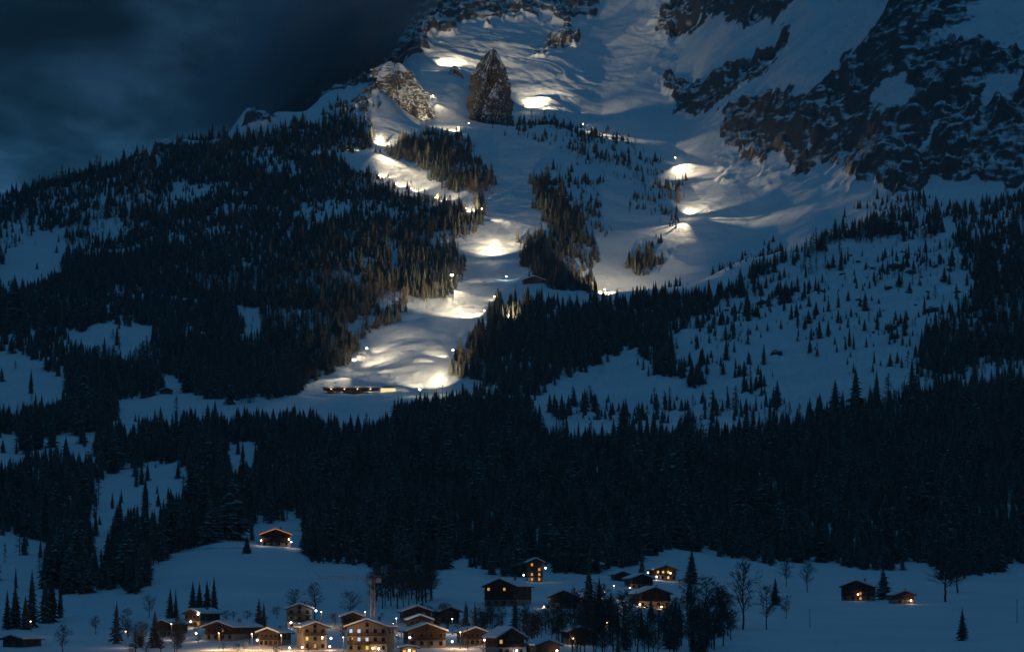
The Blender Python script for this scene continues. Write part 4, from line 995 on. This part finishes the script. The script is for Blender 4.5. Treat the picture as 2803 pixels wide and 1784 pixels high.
def lane(name, pix, width):
    pts_ = []
    for (a, b) in zip(pix[:-1], pix[1:]):
        for k in range(8):
            t_ = k / 8; pts_.append((a[0] + (b[0] - a[0]) * t_, a[1] + (b[1] - a[1]) * t_))
    pts_.append(pix[-1]); w3 = [place(*q) for q in pts_]
    v = []; f = []
    for i, c in enumerate(w3):
        d = (w3[min(i + 1, len(w3) - 1)] - w3[max(i - 1, 0)]); d.z = 0; d.normalize(); nrm = Vector((-d.y, d.x, 0))
        for s_ in (-1, -.5, 0, .5, 1):
            q = c + nrm * (s_ * width / 2); v.append((q.x, q.y, height_xy(q.x, q.y) + .16 - .04 * abs(s_)))
    for i in range(len(w3) - 1):
        for k in range(4): f.append((i * 5 + k, i * 5 + k + 1, i * 5 + k + 6, i * 5 + k + 5))
    me = bpy.data.meshes.new(name); me.from_pydata(v, [], f); me.update(); me.materials.append(M_LANE)
    o = bpy.data.objects.new(name, me); link(o); o['kind'] = 'structure'
M_LANE = noisy('packed_snow', (0.42, 0.43, 0.45), (0.66, 0.68, 0.70), 0.6, 0.8, 0.2, 0.3)
lane('village_road', [(520,1786),(700,1780),(900,1786),(1100,1790),(1300,1786),(1420,1800)], 7)
lane('upper_lane', [(640,1722),(780,1722),(900,1716),(1010,1714),(1090,1722)], 4.5)
lane('knoll_lane', [(330,1560),(440,1520),(560,1500),(690,1500)], 4)

# ------------------------------------------------------------------ tower crane by the village
p = place(1020, 1712); top = (VH - 1583) / F * p.y - p.z
cr_o = thing('tower_crane', 'slender tower crane rising behind the hotel with its jib over the meadow', 'crane', p)
m = MB(); s_ = .75
for sx_ in (-s_, s_):
    for sy_ in (-s_, s_): m.bar((sx_, sy_, -1), (sx_, sy_, top), .11, .11, 4)
z = 0
while z < top - 1.5:
    for a, b in (((-s_, -s_), (s_, -s_)), ((s_, -s_), (s_, s_)), ((s_, s_), (-s_, s_)), ((-s_, s_), (-s_, -s_))):
        m.bar((*a, z), (*b, z + 1.5), .06, .06, 3); m.bar((*a, z), (*b, z), .06, .06, 3)
    z += 1.5
m.build('mast', M_CRANE, cr_o)
jl = 150 * p.y / F; cl_ = 26 * p.y / F
m = MB()
for (y_, z_) in ((-.6, 0), (.6, 0), (0, 1.1)): m.bar((-jl, y_, top + z_), (cl_, y_, top + z_), .10, .10, 4)
x = -jl; fl = 0
while x < cl_ - 1.2:
    for y_ in (-.6, .6): m.bar((x, y_, top), (x + .8, 0, top + 1.1), .05, .05, 3); m.bar((x + .8, 0, top + 1.1), (x + 1.6, y_, top), .05, .05, 3)
    x += 1.6
m.build('jib', M_CRANE, cr_o)
MB().box(cl_ - 2.4, cl_ - .4, -.7, .7, top - 1.6, top + .2).build('counterweight', M_CONC, cr_o)
MB().box(-1.6, -.2, -1.4, -.8, top - 2.0, top - .2).build('cab', M_STEEL, cr_o)
MB().box(-1.8, 1.8, -1.8, 1.8, -2, .5).build('base', M_CONC, cr_o)

# ------------------------------------------------------------------ bare trees and village spruces
def bare_vf(seed, spread=.30, low=.22):
    r = random.Random(seed); m = MB(); tw = MB()
    def rv(k): return Vector((r.uniform(-k, k), r.uniform(-k, k), r.uniform(-k, k)))
    p = Vector((0, 0, -.04)); n = 13; lead = []
    for i in range(n):
        q = p + Vector((r.uniform(-.012, .012), r.uniform(-.012, .012), 1.0 / n))
        m.bar(p, q, .019 * (1 - i / n) + .002, .019 * (1 - (i + 1) / n) + .002, 6); lead.append(q); p = q
    for q in lead:
        if q.z < low: continue
        t_ = (q.z - low) / (1 - low); L = spread * (math.sin(math.pi * min(1, t_ * .85 + .18)) ** .7 + .12)
        for _ in range(4):
            a = r.random() * 6.283; d = Vector((math.cos(a), math.sin(a), r.uniform(.35, 1.1))).normalized(); l1 = L * r.uniform(.6, 1.1)
            e1 = q + d * l1 + rv(.02); mid = q.lerp(e1, .5) + rv(.012)
            m.bar(q, mid, .0062, .0046, 4); m.bar(mid, e1, .0046, .0024, 4)
            for _2 in range(5):
                s1 = q.lerp(e1, r.uniform(.3, 1)); d2 = (d + rv(.75)).normalized(); e2 = s1 + d2 * l1 * r.uniform(.3, .6)
                tw.bar(s1, e2, .0030, .0018, 3)
                for _3 in range(5):
                    s2 = s1.lerp(e2, r.uniform(.25, 1)); e3 = s2 + (d2 + rv(.9)).normalized() * l1 * r.uniform(.14, .32)
                    tw.bar(s2, e3, .0020, .0012, 3)
    return (m.v, m.f), (tw.v, tw.f)
BARE = []
for s_, sp_ in ((3, .26), (5, .34), (11, .30), (17, .22)):
    a, b = bare_vf(s_, sp_)
    BARE.append((one_mat('trunk', a, M_BARK), one_mat('crown', b, M_TWIG)))
def bare(label, group, u, v, h_px, w=1.0):
    p = place(u, v); h = h_px * p.y / F
    o = thing('bare_tree', label, 'tree', p, random.random() * 6.28, group)
    t_, c_ = random.choice(BARE)
    part('trunk', t_, o, scale=(h * w, h * w, h)); part('crown', c_, o, scale=(h * w, h * w, h))
def fir(label, u, v, h_px, w=1.1, group=None, k=None):
    p = place(u, v); spruce(label, group, p, h_px * p.y / F, w, k)
G_ = 'spruces standing in and round the village'
fir('tallest spruce in the clump beside the left lower meadow', 88, 1716, 158, 1.05, G_)
for u, v, h in [(42, 1718, 120), (20, 1722, 110), (124, 1704, 125), (141, 1700, 132), (165, 1690, 100), (70, 1722, 95)]:
    fir('spruce in the clump round the tallest one beside the left lower meadow', u, v, h, 1.1, G_)
fir('tall brownish-lit spruce alone at the meadow edge with a lamp at its foot', 319, 1760, 115, 1.0, G_)
fir('slender spruce, one of the close pair behind the white house lamps', 466, 1732, 126, .9, G_); fir('fuller spruce of the close pair behind the white house lamps', 481, 1732, 120, 1.2, G_)
for u, h in [(528, 80), (546, 76), (567, 82), (586, 92)]:
    fir('one of four spruces in a row above the dark timber chalet', u, 1672, h + 4, 1.05, G_)
fir('taller spruce of the lone pair on the open meadow above the road', 709, 1728, 92, 1.25, G_); fir('shorter spruce of the lone pair on the open meadow above the road', 722, 1728, 84, 1.3, G_)
fir('dark spruce hiding the yard lights left of the dark timber chalet', 424, 1772, 104, 1.15, G_); fir('low bushy spruce at the field corner by the yard lights', 385, 1772, 64, 1.6, G_)
fir('short bushy spruce on the bank before the orange-lit chalet', 676, 1514, 50, 1.7, G_)
fir('tall spruce rising in the middle of the hamlet thicket', 1612, 1730, 190, 1.0, G_); fir('second tall spruce in the hamlet thicket, close beside the tallest', 1640, 1726, 150, 1.05, G_)
fir('pointed spruce behind the amber-lit chalet', 1757, 1576, 58, 1.15, G_)
fir('large full spruce on the snow slope next to the amber-lit chalet', 1893, 1596, 96, 1.35, G_); fir('dark spruce directly below the large full one', 1888, 1650, 80, 1.1, G_)
fir('spruce among bare trees at the meadow corner', 2122, 1655, 76, 1.3, G_)
fir('broad round-topped spruce between the two meadow chalets', 2418, 1640, 90, 1.75, G_, 3)
fir('small loose spruce alone low on the open snow meadow', 2634, 1752, 90, 1.2, G_, 3)
fir('spruce behind the frosty bank beside the guesthouse', 1410, 1735, 130, 1.15, G_); fir('low spruce at the corner below the guesthouse', 1275, 1740, 96, 1.0, G_); fir('low spruce close to the street pole by the guesthouse', 1300, 1735, 88, 1.1, G_)
B_ = 'bare trees in and round the village'
bare('bare tree behind the roof of the grey plastered chalet', B_, 807, 1684, 72, 1.1); bare('taller bare tree beside the roof lamp of the grey plastered chalet', B_, 861, 1694, 102, .95)
bare('round bare tree alone on the meadow near the crane', B_, 958, 1692, 72, 1.2)
bare('bare tree behind the dark barn in the lower meadow', B_, 172, 1792, 84, 1.0); bare('small reddish bare tree by the lane below the forest', B_, 262, 1734, 48, 1.1)
bare('bare tree on the field bank beside the spruce clump', B_, 408, 1690, 60, 1.0)
for i in range(30):
    bare('bare tree in the grey stand between the crane and the guesthouse', B_, 1026 + i * 5.5 + random.uniform(-6, 6), 1668 - random.uniform(0, 40), random.uniform(75, 105), random.uniform(.8, 1.1))
for i in range(7):
    bare('bare shrubby tree behind the three stacked roofs', B_, 1160 + i * 12 + random.uniform(-5, 5), 1716 + random.uniform(-14, 12), random.uniform(40, 62), 1.2)
for i in range(95):
    u = 1560 + 445 * random.random(); lo = 1672 if u < 1850 else 1640
    bare('dark bare tree in the thicket below the hamlet', B_, u, random.uniform(lo + 40, 1800), random.uniform(60, 120), random.uniform(.9, 1.3))
for i in range(24):
    bare('frosty bare tree on the bank below the warm-lit chalet', B_, 1420 + 130 * random.random(), random.uniform(1715, 1770), random.uniform(55, 90), 1.1)
for i in range(14):
    bare('frosty bare shrub on the bank below the guesthouse', B_, 1290 + 90 * random.random(), random.uniform(1700, 1752), random.uniform(40, 66), 1.2)
bare('great bare tree spreading at the edge of the open meadow', B_, 2034, 1722, 182, .85); bare('bare tree beside the spruce at the meadow corner', B_, 2098, 1722, 118, .9); bare('small bare tree furthest out from the thicket on the meadow', B_, 2152, 1692, 62, 1.0)
bare('dense bare tree close under the forest edge above the meadow', B_, 2152, 1606, 76, .9); bare('snowy bare tree beside the dense one under the forest edge', B_, 2210, 1620, 84, 1.0)
bare('very broad bare tree at the forest corner by the meadow', B_, 2588, 1646, 140, 1.2); bare('bare tree beside the very broad one at the forest corner', B_, 2622, 1622, 110, 1.1)
# brush and hedges between the houses
for i in range(70):
    u = random.uniform(330, 1330); v = random.uniform(1690, 1795)
    bare('leafless bush among the village houses and lanes', 'bushes in the village', u, v, random.uniform(16, 38), random.uniform(1.1, 1.7))
for i in range(22):
    bare('dark bush in the brush beside the dark timber chalet yard', 'bushes in the village', random.uniform(340, 520), random.uniform(1735, 1795), random.uniform(30, 55), 1.3)
for i in range(26):
    u = random.uniform(1570, 1990); fir('spruce mixed into the bare thicket below the hamlet', u, random.uniform(1690, 1795), random.uniform(50, 105), random.uniform(1.0, 1.4), G_)
chalet('small dark lift hut with snowy roof on the hump in the run', 1462, 776, 60, 3.5, 12, .1, 1, M_TIMBER2, M_TIMBER2, '--', [], (), chimney=False, name='hut', cat='hut', wins=2)
# two marker poles on the open meadow
for u, v, h, lb in [(2217, 1714, 48, 'thin dark snow pole on the open meadow below the chalets'), (2784, 1705, 66, 'tall thin pole at the meadow beside the forest corner'), (1280, 1778, 120, 'thin power pole beside the lit village lane'), (1094, 1000, 30, 'thin lift pole on the lit slope above the finish')]:
    p = place(u, v); hh = h * p.y / F
    o = thing('wooden_pole', lb, 'pole', p); MB().bar((0, 0, -.6), (0, 0, hh), .14, .10, 6).build('shaft', M_BARK, o)
    MB().bar((-.5, 0, hh - .5), (.5, 0, hh - .5), .06, .06, 4).build('crossbar', M_BARK, o)
# ------------------------------------------------------------------ the cold evening air, and halos added round the lamps
def air(name, dens_, col_, bm_):
    m = bpy.data.materials.new(name); m.use_nodes = True; t = m.node_tree; t.nodes.clear()
    o_ = N(t, 'ShaderNodeOutputMaterial'); v_ = N(t, 'ShaderNodeVolumePrincipled')
    v_.inputs['Color'].default_value = (*col_, 1); v_.inputs['Density'].default_value = dens_; v_.inputs['Anisotropy'].default_value = 0.2
    t.links.new(v_.outputs[0], o_.inputs['Volume'])
    me = bpy.data.meshes.new(name); bm_.to_mesh(me); bm_.free(); me.materials.append(m)
    o = bpy.data.objects.new(name, me); link(o); o['kind'] = 'stuff'
    return o
top_z = float(Z.max()) + 30
bm = bmesh.new(); bmesh.ops.create_cube(bm, size=1.0)
for v in bm.verts: v.co = Vector((v.co.x * 17000, v.co.y * 17000, (v.co.z + .5) * (top_z + 63.0) - 63.0))
air('haze', HAZE, (0.90, 0.94, 1.0), bm)
for (u_, v_, Y_, rx_, ry_, rz_) in CLOUDS:
    bm = bmesh.new(); bmesh.ops.create_icosphere(bm, subdivisions=4, radius=1.0)
    o = air('mountain_cloud', 0.0026, (0.75, 0.85, 1.0), bm)
    o.location = ((u_ - CX) / F * Y_, Y_, (VH - v_) / F * Y_); o.scale = (rx_, ry_, rz_); o.rotation_euler = (0, math.radians(-30), 0)
halo_me = None
for (u_, v_, sz_, tone_) in HALOS:  # spheres of thicker air added round the bright lamps to imitate bloom
    p = place_under(u_, v_, 9); hz_ = (VH - v_) / F * p.y
    bm = bmesh.new(); bmesh.ops.create_icosphere(bm, subdivisions=3, radius=1.0)
    if halo_me is None:
        o = air('lamp_halo', MIST, (0.95, 0.96, 1.0), bm); halo_me = o.data
    else:
        bm.free(); o = bpy.data.objects.new('lamp_halo', halo_me); link(o); o['kind'] = 'stuff'
    o.location = (p.x, p.y, hz_); r_ = 10.0 + 5.0 * sz_; o.scale = (r_, r_, r_)
